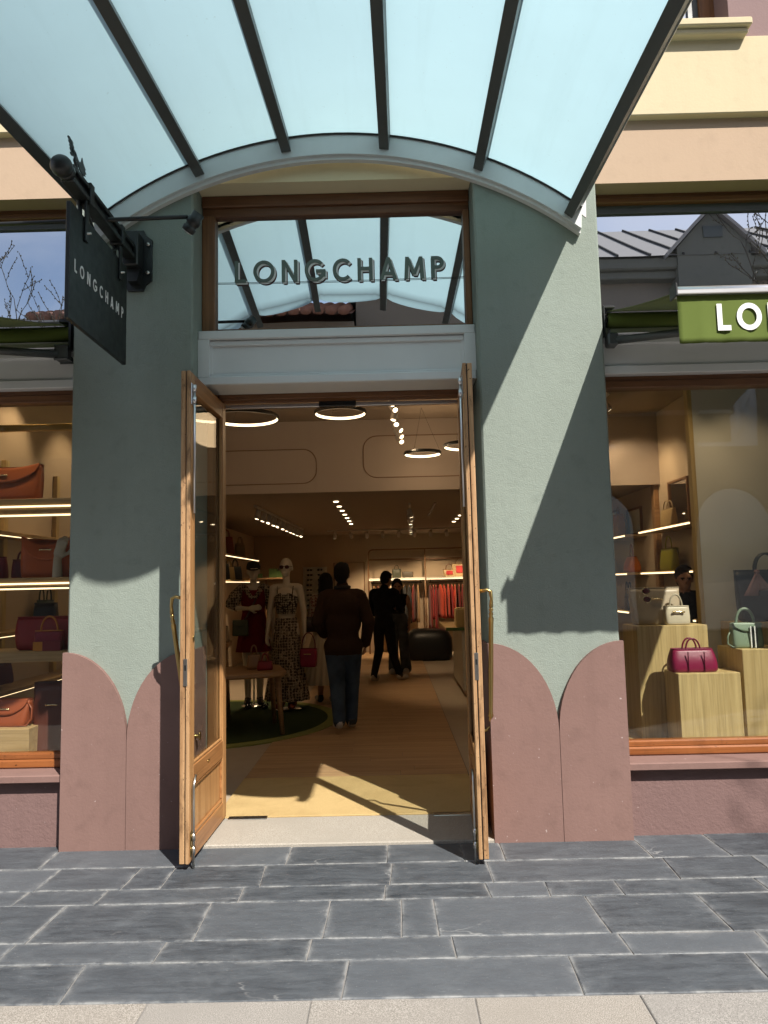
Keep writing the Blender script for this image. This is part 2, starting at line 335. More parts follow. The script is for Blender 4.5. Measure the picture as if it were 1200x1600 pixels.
while yy > -8.0:
    y1 = yy; y0 = yy - (.62 if first else rnd.choice((.5, .62, .62)))
    xs = [.34 - .62 * 13 + .615 * q for q in range(27)] if first else [-8.2 + .82 * q + rnd.uniform(-.12, .12) for q in range(21)]
    first = False
    for k in range(len(xs) - 1):
        if xs[k + 1] > 8.2 or xs[k] < -8.2: continue
        slab('granite_slab', street, M_['granite'], xs[k], xs[k + 1], y0, y1, rnd.uniform(-.001, .001), .05)
    yy = y0

# ------------------------------------------------------------------ the shop building
bld = thing('shop_building', 'green and mauve boutique with arched entrance, oak doors and yellow upper wall', 'building')
PL, PR = (-2.01, -1.24), (.59, 1.39)
for a, b in (PL, PR, (2.91, 3.71), (-4.31, -3.53)):
    obj('pillar', MB().box(a, b, 0, .5, -.02, 4.62, 0, .012), M_['green'], bld)
    m = (a + b) / 2
    for s_ in (0, 1):       # the two scalloped plinth panels: square to the outside, quarter round towards the seam
        pts = []
        x0, x1 = (a - .012, m - .0015) if s_ == 0 else (m + .0015, b + .012)
        if s_ == 0: arc = [(x0 + (x1 - x0) * math.sin(t), .64 + .53 * math.cos(t)) for t in [math.pi / 2 * k / 14 for k in range(14, -1, -1)]]; pts = [(x0, -.02), (x1, -.02)] + arc
        else: arc = [(x1 - (x1 - x0) * math.sin(t), .64 + .53 * math.cos(t)) for t in [math.pi / 2 * k / 14 for k in range(0, 15)]]; pts = [(x0, -.02), (x1, -.02)] + arc
        obj('plinth_panel', MB().prism(pts, XZ(-.034), 0, .034), M_['mauve'], bld)
        # return of the plinth along the pillar's flank
        xo = (a - .012) if s_ == 0 else b
        obj('plinth_return', MB().box(xo, xo + .012, .0005, .30, -.02, 1.168), M_['mauve'], bld)
FARS = 2.91
# window bays left and right
def bay(x0, x1):
    s = 1 if x0 > 0 else -1
    obj('stall_riser', MB().box(x0 + .002, x1 - .002, .05, .45, -.02, .392), M_['mauve_rough'], bld)
    w = empty('display_window', (0, 0, 0), 0, bld)
    obj('sill', MB().box(x0 + .013, x1 - .004, -.012, .3, .392, .438, 0, .006), M_['mauve'], w)
    obj('sill_rail', MB().box(x0 + .004, x1 - .004, .165, .26, .438, .492, 0, .01).box(x0 + .005, x1 - .005, .18, .25, .488, .53, 0, .008), M_['orangewood'], w)
    obj('head_rail', MB().box(x0 + .004, x1 - .004, .16, .27, 2.79, 2.84, 0, .006).box(x0 + .004, x1 - .004, .175, .27, 2.835, 2.895, 0, .006), M_['frame'], w)
    obj('pane', MB().box(x0 + .006, x1 - .006, .212, .220, .528, 2.795), M_['glass'], w)
    lt = obj('fascia_panel', MB().box(x0 + .003, x1 - .003, .10, .40, 2.87, 3.11, 0, .006).box(x0 + .003, x1 - .003, .075, .12, 3.06, 3.11, 0, .006).box(x0 + .003, x1 - .003, .08, .12, 2.862, 2.92, 0, .006), M_['grey'], bld)
    u = empty('upper_window', (0, 0, 0), 0, bld)
    obj('pane', MB().box(x0 + .006, x1 - .006, .21, .222, 3.10, 4.06), M_['mirror2'], u)
    obj('head_rail', MB().box(x0 + .004, x1 - .004, .15, .26, 4.055, 4.095, 0, .006).box(x0 + .004, x1 - .004, .17, .26, 4.09, 4.155, 0, .006), M_['frame'], u)
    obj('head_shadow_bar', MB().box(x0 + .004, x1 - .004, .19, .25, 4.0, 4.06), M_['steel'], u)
    return w
bay(1.39, FARS); bay(-FARS - .62, -2.01)
for a, b in ((FARS + .8, 5.6), (-6.2, -FARS - 1.4)): obj('side_wall', MB().box(a + .0005, b, .05, .5, -.02, 4.62), M_['mauve_rough'], bld)
# upper wall: peach band, yellow band, mauve wall with sash windows
for a, b in ((1.3905, 5.6), (-6.2, -2.0105)):
    obj('peach_band', MB().box(a, b, .025, .45, 4.125, 4.56), M_['peach'], bld)
obj('yellow_band', MB().box(-6.2, 5.6, -.032, .45, 4.555, 5.09, 0, .006), M_['yellow'], bld)
wins = [(1.05, 2.34), (-2.98, -1.66), (3.9, 5.2), (-5.6, -4.3), (-.95, .35)]
xs = [-6.2]
for a, b in sorted(wins): xs += [a, b]
xs.append(5.6)
for k in range(0, len(xs), 2): obj('upper_wall', MB().box(xs[k], xs[k + 1], .012, .5, 5.0901, 7.0), M_['upper'], bld)
obj('upper_wall', MB().box(-6.2, 5.6, .012, .5, 7.0001, 8.3), M_['upper'], bld)
obj('eaves', MB().box(-6.5, 5.9, -.35, 9, 8.3, 8.5, 0, .02), M_['cream'], bld)
for a, b in wins:
    u = empty('sash_window', (0, 0, 0), 0, bld)
    obj('sill', MB().box(a - .05, b + .085, -.125, .3, 5.103, 5.155, 0, .008).box(a - .03, b + .07, -.095, .1, 5.065, 5.104, 0, .008), M_['yellow'], u)
    obj('frame', MB().box(a + .001, a + .08, .2, .3, 5.155, 7).box(b - .1, b - .001, .2, .3, 5.155, 7).box(a + .08, b - .1, .2, .3, 5.155, 5.2).box(a + .08, b - .1, .21, .29, 6.1, 6.16), M_['framez'], u)
    obj('sash', MB().box(a + .08, a + .13, .23, .28, 5.2, 6.98), M_['steel'], u); obj('sash', MB().box(b - .17, b - .10, .23, .28, 5.2, 6.98), M_['steel'], u)
    obj('pane', MB().box(a + .128, b - .168, .25, .256, 5.19, 6.98), M_['mirror2'], u)
# entrance: arched panel, transom, lintel, door frame
obj('arch_panel', MB().box(-1.2395, .5895, .06, .40, 4.215, 4.56), M_['cream'], bld)
tr = empty('transom_window', (0, 0, 0), 0, bld)
obj('frame', MB().box(-1.2385, .5885, .21, .33, 4.135, 4.214, 0, .006).box(-1.2385, .5885, .235, .33, 4.075, 4.14, 0, .006), M_['frame'], tr)
obj('stile', MB().box(-1.2385, -1.15, .22, .33, 3.2355, 4.08, 0, .006), M_['framez'], tr)
obj('stile', MB().box(.545, .5885, .22, .33, 3.2355, 4.08, 0, .006), M_['framez'], tr)
obj('stile', MB().box(-1.15, .545, .24, .33, 3.2355, 3.285, 0, .006), M_['frame'], tr)
obj('pane', MB().box(-1.149, .544, .272, .282, 3.28, 4.08), M_['mirror'], tr)
obj('cable', MB().tube([(-1.145 + 1.69 * k / 12, .262, 3.618 - .006 * math.sin(math.pi * k / 12) + .03 * k / 12 * .0) for k in range(13)], .0022, 6), M_['black'], tr)
lin = obj('lintel', MB().box(-1.2385, .5885, .16, .42, 2.868, 3.23, 0, .006).box(-1.2385, .5885, .125, .17, 3.175, 3.235, 0, .006).box(-1.2385, .5885, .125, .17, 2.868, 2.925, 0, .006)
          .box(-1.2385, -1.165, .125, .17, 2.924, 3.176).box(.515, .5885, .125, .17, 2.924, 3.176), M_['grey'], bld)
obj('moulding', MB().box(-1.165, .515, .145, .165, 3.135, 3.172, 0, .005).box(-1.165, .515, .15, .165, 2.926, 2.944, 0, .004).box(-1.165, -1.147, .15, .165, 2.944, 3.135).box(.497, .515, .15, .165, 2.944, 3.135), M_['grey'], lin)
df = empty('door_frame', (0, 0, 0), 0, bld)
obj('jamb', MB().box(-1.2385, -1.172, .37, .5, .02, 2.95, 0, .005), M_['framez'], df); obj('jamb', MB().box(.532, .5885, .37, .5, .02, 2.95, 0, .005), M_['framez'], df)
obj('head_rail', MB().box(-1.172, .532, .38, .5, 2.83, 2.9, 0, .006).box(-1.172, .532, .35, .5, 2.9, 2.95, 0, .006), M_['frame'], df)
obj('closer_rail', MB().box(-1.16, .52, .50, .54, 2.80, 2.826, 0, .003), M_['alu'], df)
obj('door_closer', MB().box(-.48, -.22, .47, .54, 2.792, 2.835, 0, .006), M_['black'], df)
thr = obj('threshold', MB().box(-1.2385, .5885, -.03, .47, -.02, .020, 0, .006), M_['threshold'], bld)
for a, b in ((-1.12, -.86), (.24, .50)):
    obj('floor_spring', MB().box(a, b, .425, .492, .01, .026, 0, .003), M_['chrome'], thr)

# doors: leaf space u = from hinge to free edge, t = from the inner face outwards, z
def door(hx, hy, ang, mir):
    d = empty('door', (hx, hy, 0), ang, bld)
    # local: leaf runs along -Y; inner face at x=0, outer face at x = mir*.055
    L, T, z0, z1 = .84, .055, .036, 2.818
    def bx(name, u0, u1, z_0, z_1, t0=0, t1=T, m='oakdoor', bev=.004, par=d):
        a, b = sorted((mir * t0, mir * t1)); return obj(name, MB().box(a, b, -u1, -u0, z_0, z_1, 0, bev), M_[m], par)
    bx('stile', 0, .085, z0, z1)
    bx('stile', L - .092, L - .016, z0, z1)
    bx('top_rail', .085, L - .092, z1 - .115, z1, m='oakdoor_x')
    bx('middle_rail', .085, L - .092, .435, .545, m='oakdoor_x')
    bx('bottom_rail', .085, L - .092, z0, .15, m='oakdoor_x')
    obj('bead', MB().box(*sorted((mir * .006, mir * .02)), -(L - .092), -.085, .545, .565, 0, .006).box(*sorted((mir * .006, mir * .02)), -.099, -.085, .565, z1 - .115).box(*sorted((mir * .006, mir * .02)), -(L - .092), -(L - .12), .565, z1 - .115), M_['oakdoor'], d)
    bx('panel', .085, L - .092, .15, .435, .018, .038, m='oakdoor')
    obj('panel_moulding', MB().box(*sorted((mir * .004, mir * .02)), -(L - .092), -.085, .415, .435, 0, .005).box(*sorted((mir * .004, mir * .02)), -(L - .092), -.085, .15, .175, 0, .006).box(*sorted((mir * .004, mir * .02)), -.105, -.085, .176, .414, 0, .004).box(*sorted((mir * .004, mir * .02)), -(L - .092), -(L - .125), .176, .414, 0, .004), M_['oakdoor_x'], d)
    bx('pane', .085, L - .092, .545, z1 - .115, .024, .031, 'doorglass', 0)
    # free edge: two rebated layers with a dark groove between
    bx('edge_strip', L - .0165, L, z0, z1, 0, .021, 'oakedge', .003)
    bx('edge_strip', L - .0165, L - .004, z0, z1, .0275, T, 'oakedge', .003)
    bx('edge_groove', L - .0165, L - .014, z0, z1, .0205, .028, 'black', 0)
    # long bolts on the inner face
    xb = -mir * .014; ub = L - .04
    for (za, zb, zp0, zp1) in ((1.98, 2.74, 2.62, 2.75), (.004, .50, .07, .20)):
        bt = bx('bolt_plate', ub - .022, ub + .022, zp0, zp1, -.004, .001, 'alu' if za > 1 else 'brass', .002)
        obj('bolt', MB().tube([(xb, -ub, za), (xb, -ub, zb)] if za > 1 else [(xb, -ub, za), (xb, -ub, zb - .06), (xb - mir * .004, -ub + .03, zb)], .008, 8).tube([(xb, -ub, zp0 + .01), (xb, -ub, zp0 + .05)], .012, 8).tube([(xb, -ub, zp1 - .05), (xb, -ub, zp1 - .01)], .012, 8), M_['alu'] if za > 1 else M_['chrome'], d)
    obj('lock_plate', MB().box(*sorted((mir * .012, mir * .034)), -L - .0015, -L + .002, 1.0, 1.15, 0, .001), M_['chrome'], d)
    obj('latch', MB().box(*sorted((mir * .018, mir * .028)), -L - .003, -L, 1.085, 1.115), M_['black'], d)
    obj('key_escutcheon', MB().ball((-mir * .002, -(L - .075), 1.26), (.004, .014, .022), 6), M_['brass'], d)
    obj('key_escutcheon', MB().ball((-mir * .002, -(L - .4), .50), (.004, .02, .008), 6), M_['brass'], d)
    # turned brass pull on the outer face
    xo = mir * (T + .0); u = L - .06; h = MB()
    x1 = mir * (T + .065)
    h.tube([(xo, -u, 1.49), (x1 * .7 + xo * .3, -u, 1.50), (x1, -u, 1.49), (x1 + mir * .004, -u, 1.45), (x1, -u, 1.40)], [.012, .009, .012, .009, .012], 8)
    prof = [(zz, r_ * .78) for zz, r_ in [(1.40, .010), (1.385, .017), (1.375, .010), (1.36, .018), (1.35, .012), (1.335, .02), (1.30, .0175), (1.0, .019), (.76, .016), (.74, .022), (.73, .012), (.715, .018), (.70, .010), (.66, .008)]]
    sl_ = lambda z: -u + (1.40 - z) * .46
    h.tube([(x1, sl_(z), z) for z, r in prof], [r for z, r in prof], 10)
    ub_ = sl_(.66); h.tube([(x1, ub_, .67), (x1 * .6 + xo * .4, ub_ + .01, .645), (xo, ub_ + .01, .645)], [.008, .009, .013], 8); h.ball((xo, -u, 1.49), (.006, .02, .03), 6); h.ball((xo, ub_ + .01, .645), (.006, .02, .03), 6)
    obj('pull_handle', h, M_['brass'], d)
    return d
door(-1.132, .462, R(-1.2), -1)
door(.486, .45, R(-3.0), 1)

# ------------------------------------------------------------------ lettering
def glyph(ch, w=.17):
    """strokes of a capital in a cell 1 high: ('p',x0,y0,x1,y1) slanted stroke cut level, ('b',x0,x1,y) bar, ('a',cx,cy,rx,ry,a0,a1) arc"""
    h = w / 2
    return {'L': ([('p', h, 0, h, 1), ('b', 0, .5, h)], .5), 'O': ([('a', .47, .5, .47 - h, .5 - h * .9, 0, 360)], .94),
            'N': ([('p', h, 0, h, 1), ('p', .70 - h, 0, .70 - h, 1), ('p', h * 1.05, 1, .70 - h * 1.05, 0)], .70),
            'G': ([('a', .46, .5, .46 - h, .5 - h * .9, 42, 345), ('b', .5, .92, .46), ('p', .92 - h, .2, .92 - h, .48)], .92), 'C': ([('a', .45, .5, .45 - h, .5 - h * .9, 45, 315)], .78),
            'H': ([('p', h, 0, h, 1), ('p', .66 - h, 0, .66 - h, 1), ('b', 0, .66, .52)], .66), 'A': ([('p', h, 0, .38, 1), ('p', .76 - h, 0, .38, 1), ('b', .15, .61, .27)], .76),
            'M': ([('p', h, 0, h + .06, 1), ('p', .88 - h, 0, .82 - h, 1), ('p', h + .06, 1, .44, .2), ('p', .82 - h, 1, .44, .2)], .88),
            'P': ([('p', h, 0, h, 1), ('a', .26, .71, .30 - h, .29 - h, -90, 90), ('b', 0, .27, 1 - h), ('b', 0, .27, .42 + h)], .56)}[ch]
def letter_mesh(ch, H, fn, depth, w=.17, sx=1.0):
    st, W = glyph(ch, w); mb = MB(); h = w / 2
    for q, s in enumerate(st):
        e = q * .0004
        if s[0] == 'p': pts = [[(s[1] - h, s[2]), (s[1] + h, s[2]), (s[3] + h, s[4]), (s[3] - h, s[4])]]; 
        elif s[0] == 'b': pts = [[(s[1], s[3] - h), (s[2], s[3] - h), (s[2], s[3] + h), (s[1], s[3] + h)]]
        else:
            _, cx, cy, rx, ry, a0, a1 = s; pts = []; n_ = max(8, int((a1 - a0) / 12))
            for k in range(n_):
                t0 = R(a0 + (a1 - a0) * k / n_); t1 = R(a0 + (a1 - a0) * (k + 1) / n_)
                pts.append([(cx + (rx + d) * math.cos(t), cy + (ry + d) * math.sin(t)) for t, d in ((t0, -h), (t0, h), (t1, h), (t1, -h))])
        for P in pts:
            area = sum(P[i][0] * P[(i + 1) % 4][1] - P[(i + 1) % 4][0] * P[i][1] for i in range(4))
            if area < 0: P = P[::-1]
            mb.prism([(u * H * sx, v * H) for u, v in P], fn, -depth - e, 0)
    return mb, W * H * sx
WORD = 'LONGCHAMP'
def word(parent, x0, x1, H, place, depth, mat, w=.17, name='letter', sx=1.0):
    """sets the word so that it spans x0..x1 (a distance along the line)"""
    ws = [glyph(c, w)[1] * H * sx for c in WORD]; gap = (x1 - x0 - sum(ws)) / 8; x = x0; out = []
    for c, wd in zip(WORD, ws):
        mb, _ = letter_mesh(c, H, place(x), depth, w, sx); out.append(obj(name, mb, mat, parent)); x += wd + gap
    return out
zl = 3.612; HL = .155
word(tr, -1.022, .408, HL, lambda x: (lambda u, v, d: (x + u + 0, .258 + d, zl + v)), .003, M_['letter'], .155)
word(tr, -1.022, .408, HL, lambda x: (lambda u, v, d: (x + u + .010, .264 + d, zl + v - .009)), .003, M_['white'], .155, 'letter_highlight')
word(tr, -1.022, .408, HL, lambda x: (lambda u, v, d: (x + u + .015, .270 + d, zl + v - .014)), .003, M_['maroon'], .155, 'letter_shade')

# ------------------------------------------------------------------ glass canopy over the door
CX, CZ, CR = -.294, 4.468 - 2.526, 2.526
arcz = lambda x: CZ + math.sqrt(CR * CR - (x - CX) ** 2)
can = thing('glass_canopy', 'arched canopy of frosted glass panes on dark steel rafters over the entrance', 'canopy')
rx = [-1.832, -1.212, -.628, .03, .656, 1.245]
SL = -.015
def cpt(x, d, off=0.0):      # a point of the canopy surface: x at the wall, d metres out, off above the glass
    xx = x + d * (-.02 + .02 * x); nx = (x - CX) / CR; nz = math.sqrt(1 - nx * nx)
    return (xx + nx * off, -.02 - d, arcz(x) + SL * d + nz * off)
pts_o = [(rx[0] - .03 + (rx[-1] - rx[0] + .06) * k / 40) for k in range(41)]
fas = MB(); ring = []
top = [(x, arcz(x) - .004) for x in pts_o]; inn = [(CX + (x - CX) * .995, arcz(x) - .142) for x in pts_o]
fas.prism(inn + top[::-1], XZ(-.065), 0, .0645)
obj('arch_fascia', fas, M_['fascia'], can)
obj('glass_seal', MB().tube([(x, -.072, arcz(x) - .008) for x in pts_o], .007, 6), M_['black'], can)
lip = MB(); low = [(CX + (x - CX) * .994, arcz(x) - .166) for x in pts_o]; lip.prism(low + [(u, v + .0245) for u, v in inn][::-1], XZ(-.04), 0, .0395)
obj('arch_lip', lip, M_['grey'], can)
def bar(mb, x, d0, d1, w, h0, h1):
    nx = (x - CX) / CR; nz = math.sqrt(1 - nx * nx); t = Vector((nz, 0, -nx)) * (w / 2); vs_ = []
    for d in (d0, d1):
        for hh in (h0, h1):
            p = Vector(cpt(x, d, hh)); vs_ += [p - t, p + t]
    mb.add(vs_, [(0, 1, 5, 4), (2, 6, 7, 3), (0, 4, 6, 2), (1, 3, 7, 5), (0, 2, 3, 1), (4, 5, 7, 6)])
for x in rx:
    mb = MB(); bar(mb, x, .0, 2.10, .062, -.10, -.004); r_ = obj('rafter', mb, M_['steel'], can)
    mb = MB(); bar(mb, x, .02, 2.06, .075, .0145, .022); obj('glazing_strip', mb, M_['alu'], r_)
for k in range(5):
    a, b = rx[k] + .004, rx[k + 1] - .004; nu, nv = 8, 6; vsb = []; 
    for j in range(nv + 1):
        for i in range(nu + 1):
            t = i / nu; x = a + (b - a) * t; L = 2.0 + .16 * math.sqrt(max(0, 1 - (2 * t - 1) ** 2)) ** 1.3; d = .0 + L * j / nv
            vsb.append((x, d))
    mb = MB(); n_ = (nu + 1) * (nv + 1)
    vs_ = [cpt(x, d, 0) for x, d in vsb] + [cpt(x, d, .012) for x, d in vsb]
    fb = []; ft = []
    for j in range(nv):
        for i in range(nu):
            q = j * (nu + 1) + i; fb.append((q, q + nu + 1, q + nu + 2, q + 1)); ft.append((n_ + q, n_ + q + 1, n_ + q + nu + 2, n_ + q + nu + 1))
    o_ = len(mb.v); mb.add(vs_, fb, 0, True); 
    for f in ft: mb.f.append(f); mb.mi.append(1); mb.sm.append(True)
    for i in range(nu):
        q = nv * (nu + 1) + i; mb.f.append((q, n_ + q, n_ + q + 1, q + 1)); mb.mi.append(1); mb.sm.append(False)
    obj('glass_pane', mb, [M_['frost'], M_['clear']], can)
obj('plaster_patch', MB().prism([(1.262, 3.93), (1.318, 3.88), (1.325, 4.08)], XZ(-.003), 0, .0028), M_['plaster_white'], bld)

# ------------------------------------------------------------------ hanging sign on its bracket
SX = -1.605
sg = thing('hanging_sign', 'black hanging board with white lettering on an iron bracket, left pillar', 'sign', (SX, 0, 0))
obj('board', MB().box(-.012, .012, -1.0, -.2, 2.915, 3.535, 0, .003), M_['signboard'], sg)
word(sg, .0, .685, .068, lambda x: (lambda u, v, d: (.0125 - d, -.945 + x + u, 3.182 + v)), .0015, M_['white'], .17, 'letter', .82)
word(sg, 0.01, .715, .068, lambda x: (lambda u, v, d: (-.0125 + d, -.215 - x - u, 3.182 + v)), .0015, M_['white'], .17, 'letter', .82)
br = MB().prism([(-.05, 3.46), (.05, 3.46), (.065, 3.50), (.105, 3.53), (.105, 3.80), (.065, 3.83), (.05, 3.865), (-.05, 3.865), (-.065, 3.83), (-.105, 3.80), (-.105, 3.53), (-.065, 3.50)], XZ(-.018), 0, .0175)
obj('wall_plate', br, M_['black'], sg)
obj('bracket_block', MB().box(-.05, .05, -.13, -.018, 3.585, 3.815, 0, .008).prism([(-.05, 3.585), (.05, 3.585), (.03, 3.50), (-.03, 3.50)][::-1], XZ(-.018), -.06, 0), M_['black'], sg)
for x in (-.082, .082):
    for z in (3.575, 3.765): obj('screw', MB().lathe([(.012, -.008), (.012, 0), (.004, .002)][::-1], (x, -.026, z), 8, 0, 'Y'), M_['chrome'], sg)
obj('arm', MB().box(-.034, .034, -1.02, -.13, 3.625, 3.655, 0, .004).box(-.034, .034, -1.02, -.13, 3.695, 3.72, 0, .004).box(-.016, .016, -1.02, -.13, 3.65, 3.70), M_['black'], sg)
obj('clamp', MB().box(-.04, .04, -.82, -.77, 3.61, 3.735, 0, .004), M_['black'], sg); obj('clamp', MB().box(-.04, .04, -.36, -.31, 3.61, 3.735, 0, .004), M_['black'], sg)
obj('ball_finial', MB().tube([(0, -1.02, 3.668), (0, -1.05, 3.668)], .045, 12).ball((0, -1.085, 3.668), .055, 10), M_['black'], sg)
for y in (-.82, -.33):
    hb = obj('hanger_strap', MB().box(-.024, -.013, y - .02, y + .02, 3.40, 3.63, 0, .002).box(.013, .024, y - .02, y + .02, 3.40, 3.63, 0, .002), M_['black'], sg)
    obj('bolt', MB().tube([(-.04, y, 3.445), (.045, y, 3.445)], .006, 8), M_['chrome'], hb)
obj('stay', MB().tube([(.0, -.78 + .45 * k / 10, 3.60 - .10 * math.sin(math.pi * k / 10) + .0) for k in range(11)], .008, 6), M_['black'], sg)
# cockerel ornament, cut plate of 5 mm standing on the arm, beak outwards
YP = lambda u, v, d: (d, -.865 + u * 1.35, 3.72 + v * .68)
ck = MB()
ck.tube([YP(.02, .0, 0), YP(-.03, .05, 0), YP(-.055, .10, 0), YP(-.045, .15, 0)], .008, 6); ck.tube([YP(.03, .0, 0), YP(-.012, .035, 0), YP(-.02, .07, 0)], .004, 6)
for c, r in (((-.062, .155), .018), ((-.082, .150), .012), ((-.088, .172), .010), ((-.076, .188), .011), ((-.096, .196), .010), ((-.085, .212), .011), ((-.104, .218), .010), ((-.07, .13), .010), ((-.082, .118), .009)):
    r *= 1.3; ck.prism([(c[0] + r * math.cos(2 * math.pi * k / 12), c[1] + r * math.sin(2 * math.pi * k / 12)) for k in range(12)], YP, -.0025, .0025)
ck.prism([(-.058, .14), (-.035, .12), (-.02, .09), (.0, .07), (.03, .065), (.025, .085), (.045, .08), (.034, .105), (.052, .105), (.036, .13), (.046, .135), (.024, .165), (.012, .20), (.005, .165), (-.002, .14), (-.02, .135), (-.04, .165), (-.055, .17)][::1], YP, -.0025, .0025)
ck.box(-.006, .006, -.885, -.81, 3.718, 3.726)
obj('cockerel_ornament', ck, M_['black'], sg)
# rod with a small spotlight at its end
rod = obj('light_rod', MB().tube([(-1.9, -.565, 3.625), (-.2, -.565, 3.652), (.49, -.565, 3.66)], .0125, 8), M_['black'], sg)
def spot_can(x, s_):
    o = obj('spotlight', MB().tube([(x, -.565, 3.66), (x + s_ * .03, -.555, 3.655)], .02, 8).lathe([(.022, .0), (.04, .004), (.043, .03), (.036, .034), (.036, .05), (.042, .055), (.042, .10), (.034, .105), (.034, .13)], (0, 0, 0), 14), M_['black'], sg)
    return o
sp = obj('spotlight', MB().lathe([(.020, .0), (.036, .004), (.040, .03), (.034, .034), (.034, .05), (.040, .055), (.040, .085), (.034, .09), (.034, .125)], (0, 0, -.06), 16), M_['black'], sg, (.515, -.55, 3.63), (R(12), R(38), 0))
obj('lens', MB().lathe([(.030, 0), (.030, .004)], (0, 0, -.064), 16), M_['chrome'], sp)

# ------------------------------------------------------------------ awnings over the display windows
def awning(x0, x1, label):
    a = thing('awning', label, 'awning', (0, 0, 0), 0, 'olive awnings over the display windows')
    s = 1 if x0 > 0 else -1
    yb, zb, yf, zf = .06, 3.27, -1.075, 2.935
    mb = MB(); n_ = 20
    rows = [[(x0 + (x1 - x0) * i / n_, yb + (yf - yb) * t, zb + (zf - zb) * t - .012 * math.sin(math.pi * t) + off) for i in range(n_ + 1)] for off in (0, .003) for t in (0, .25, .5, .75, 1)]
    vs_ = [p for r in rows for p in r]; f = []; m = n_ + 1
    for j in range(4):
        for i in range(n_): f.append((j * m + i, (j + 1) * m + i, (j + 1) * m + i + 1, j * m + i + 1)); q = (j + 5) * m; f.append((q + i, q + i + 1, q + m + i + 1, q + m + i))
    for j in range(4):
        for i in (0, n_): f.append((j * m + i, (j + 1) * m + i, (j + 6) * m + i, (j + 5) * m + i))
    mb.add(vs_, f, 0, True); obj('canvas', mb, M_['awning'], a)
    obj('roller', MB().tube([(x0 + .01, .075, 3.215), (x1 - .01, .075, 3.215)], .05, 16), M_['awning'], a)
    obj('front_bar', MB().tube([(x0 - .025, -1.085, 2.93), (x1 + .025, -1.085, 2.93)], .028, 12).box(x0 - .025, x1 + .025, -1.13, -1.06, 2.905, 2.928, 0, .004), M_['alu'], a)
    for x in (x0 - .026, x1 + .026): obj('bar_cap', MB().box(x - .006, x + .006, -1.135, -1.055, 2.895, 2.962, 0, .004), M_['black'], a)
    vb = MB(); nn = 60
    val = [[(x0 - .015 + (x1 - x0 + .03) * i / nn, -1.105 + .004 * math.sin(i * .9) * (1 - v) + .002 * math.sin(i * 2.3) * (1 - v) + off, 2.668 + .24 * v) for i in range(nn + 1)] for off in (0, .0025) for v in (0, .12, .5, 1)]
    vs_ = [p for r in val for p in r]; f = []; m = nn + 1
    for j in range(3):
        for i in range(nn): f.append((j * m + i, j * m + i + 1, (j + 1) * m + i + 1, (j + 1) * m + i)); q = (j + 4) * m; f.append((q + i, q + m + i, q + m + i + 1, q + i + 1))
    for i in range(nn): f.append((i, 4 * m + i, 4 * m + i + 1, i + 1))
    for j in range(3):
        for i in (0, nn): f.append((j * m + i, (j + 1) * m + i, (j + 5) * m + i, (j + 4) * m + i))
    vb.add(vs_, f, 0, True); v_ = obj('valance', vb, M_['awning'], a)
    x = min(x0, x1); wide = abs(x1 - x0)
    word(v_, x + .17, x + wide - .17, .133, lambda q: (lambda u, v, d: (q + u, -1.1105 + d, 2.725 + v)), .002, M_['white'], .19, 'letter', .96)
    for xe, q in ((x0, s), (x1, -s)):
        obj('bracket', MB().box(xe - q * .028, xe - q * .018, .02, .19, 3.10, 3.30, 0, .003).box(xe - q * .028, xe + q * .05, .03, .15, 3.285, 3.30, 0, .003).lathe([(.035, 0), (.035, .02), (.018, .025), (.018, .04)], (xe - .02, .075, 3.215), 14, 0, 'X'), M_['black'], a)
        ar = MB(); ar.box(xe - q * .012, xe + q * .055, .0, .085, 3.03, 3.115, 0, .01)
        A, B, C_ = Vector((xe + q * .02, .045, 3.07)), Vector((xe + q * .55, -.40, 2.99)), Vector((xe + q * .28, -1.07, 2.915))
        ar.tube([A, B], .026, 8); ar.tube([B, C_], .022, 8); ar.ball(B, .036, 6); obj('folding_arm', ar, M_['steel'], a)
    obj('torsion_bar', MB().box(x0 + .02, x1 - .02, .05, .09, 3.12, 3.155, 0, .004), M_['alu'], a)
awning(1.432, 2.87, 'green awning with white lettered valance, right of the entrance')
awning(-2.065, -3.50, 'dark green awning left of the entrance beside the hanging sign')

# ------------------------------------------------------------------ shop interior: shell
n = NT('coir_mat'); f = n.noise(300, 3, .7); w = n.ramp(n.noise(2.2, 6, .7, .6), .45, .72); M_['coir'] = n.set(n.mix(n.math('MULTIPLY', w, .45), n.mix(f, (.36, .24, .09), (.80, .60, .30)), (.36, .24, .10)), .98, spec=.1); n.bump(f, .8, .008)
M_['plank'] = wood('oak_floor_plank', (.36, .215, .105), (.54, .35, .185), 'X', .55, .5, .06)
n = NT('pale_floor_stone'); M_['palefloor'] = n.set(n.mix(n.noise(7, 6), (.36, .29, .21), (.43, .35, .26)), .6)
M_['wallin'] = stucco('warm_interior_wall', (.50, .40, .29), .05, 40, .03, .02)
M_['ceil'] = stucco('interior_ceiling_paint', (.36, .29, .23), .04, 40, .03, .02)
M_['bulk'] = stucco('bulkhead_paint', (.42, .35, .30), .04, 40, .03, .02)
M_['oak'] = wood('pale_display_oak', (.42, .30, .125), (.64, .49, .235), 'Z', .8, .5, .06)
M_['oakx'] = wood('pale_shelf_oak', (.36, .235, .10), (.54, .38, .19), 'X', .8, .5, .06)
M_['oaktable'] = wood('table_oak', (.26, .14, .06), (.42, .25, .12), 'X', .8, .45, .06)
M_['led'] = glow('warm_led_strip', (1.0, .74, .42), 1.6)
M_['ring'] = glow('ring_lamp_diffuser', (1.0, .78, .48), 1.6)
M_['bulb'] = glow('spot_lens', (1.0, .78, .48), 3.0)
M_['rack'] = paint('bronze_rack_tube', (.20, .10, .045), .4, .1)
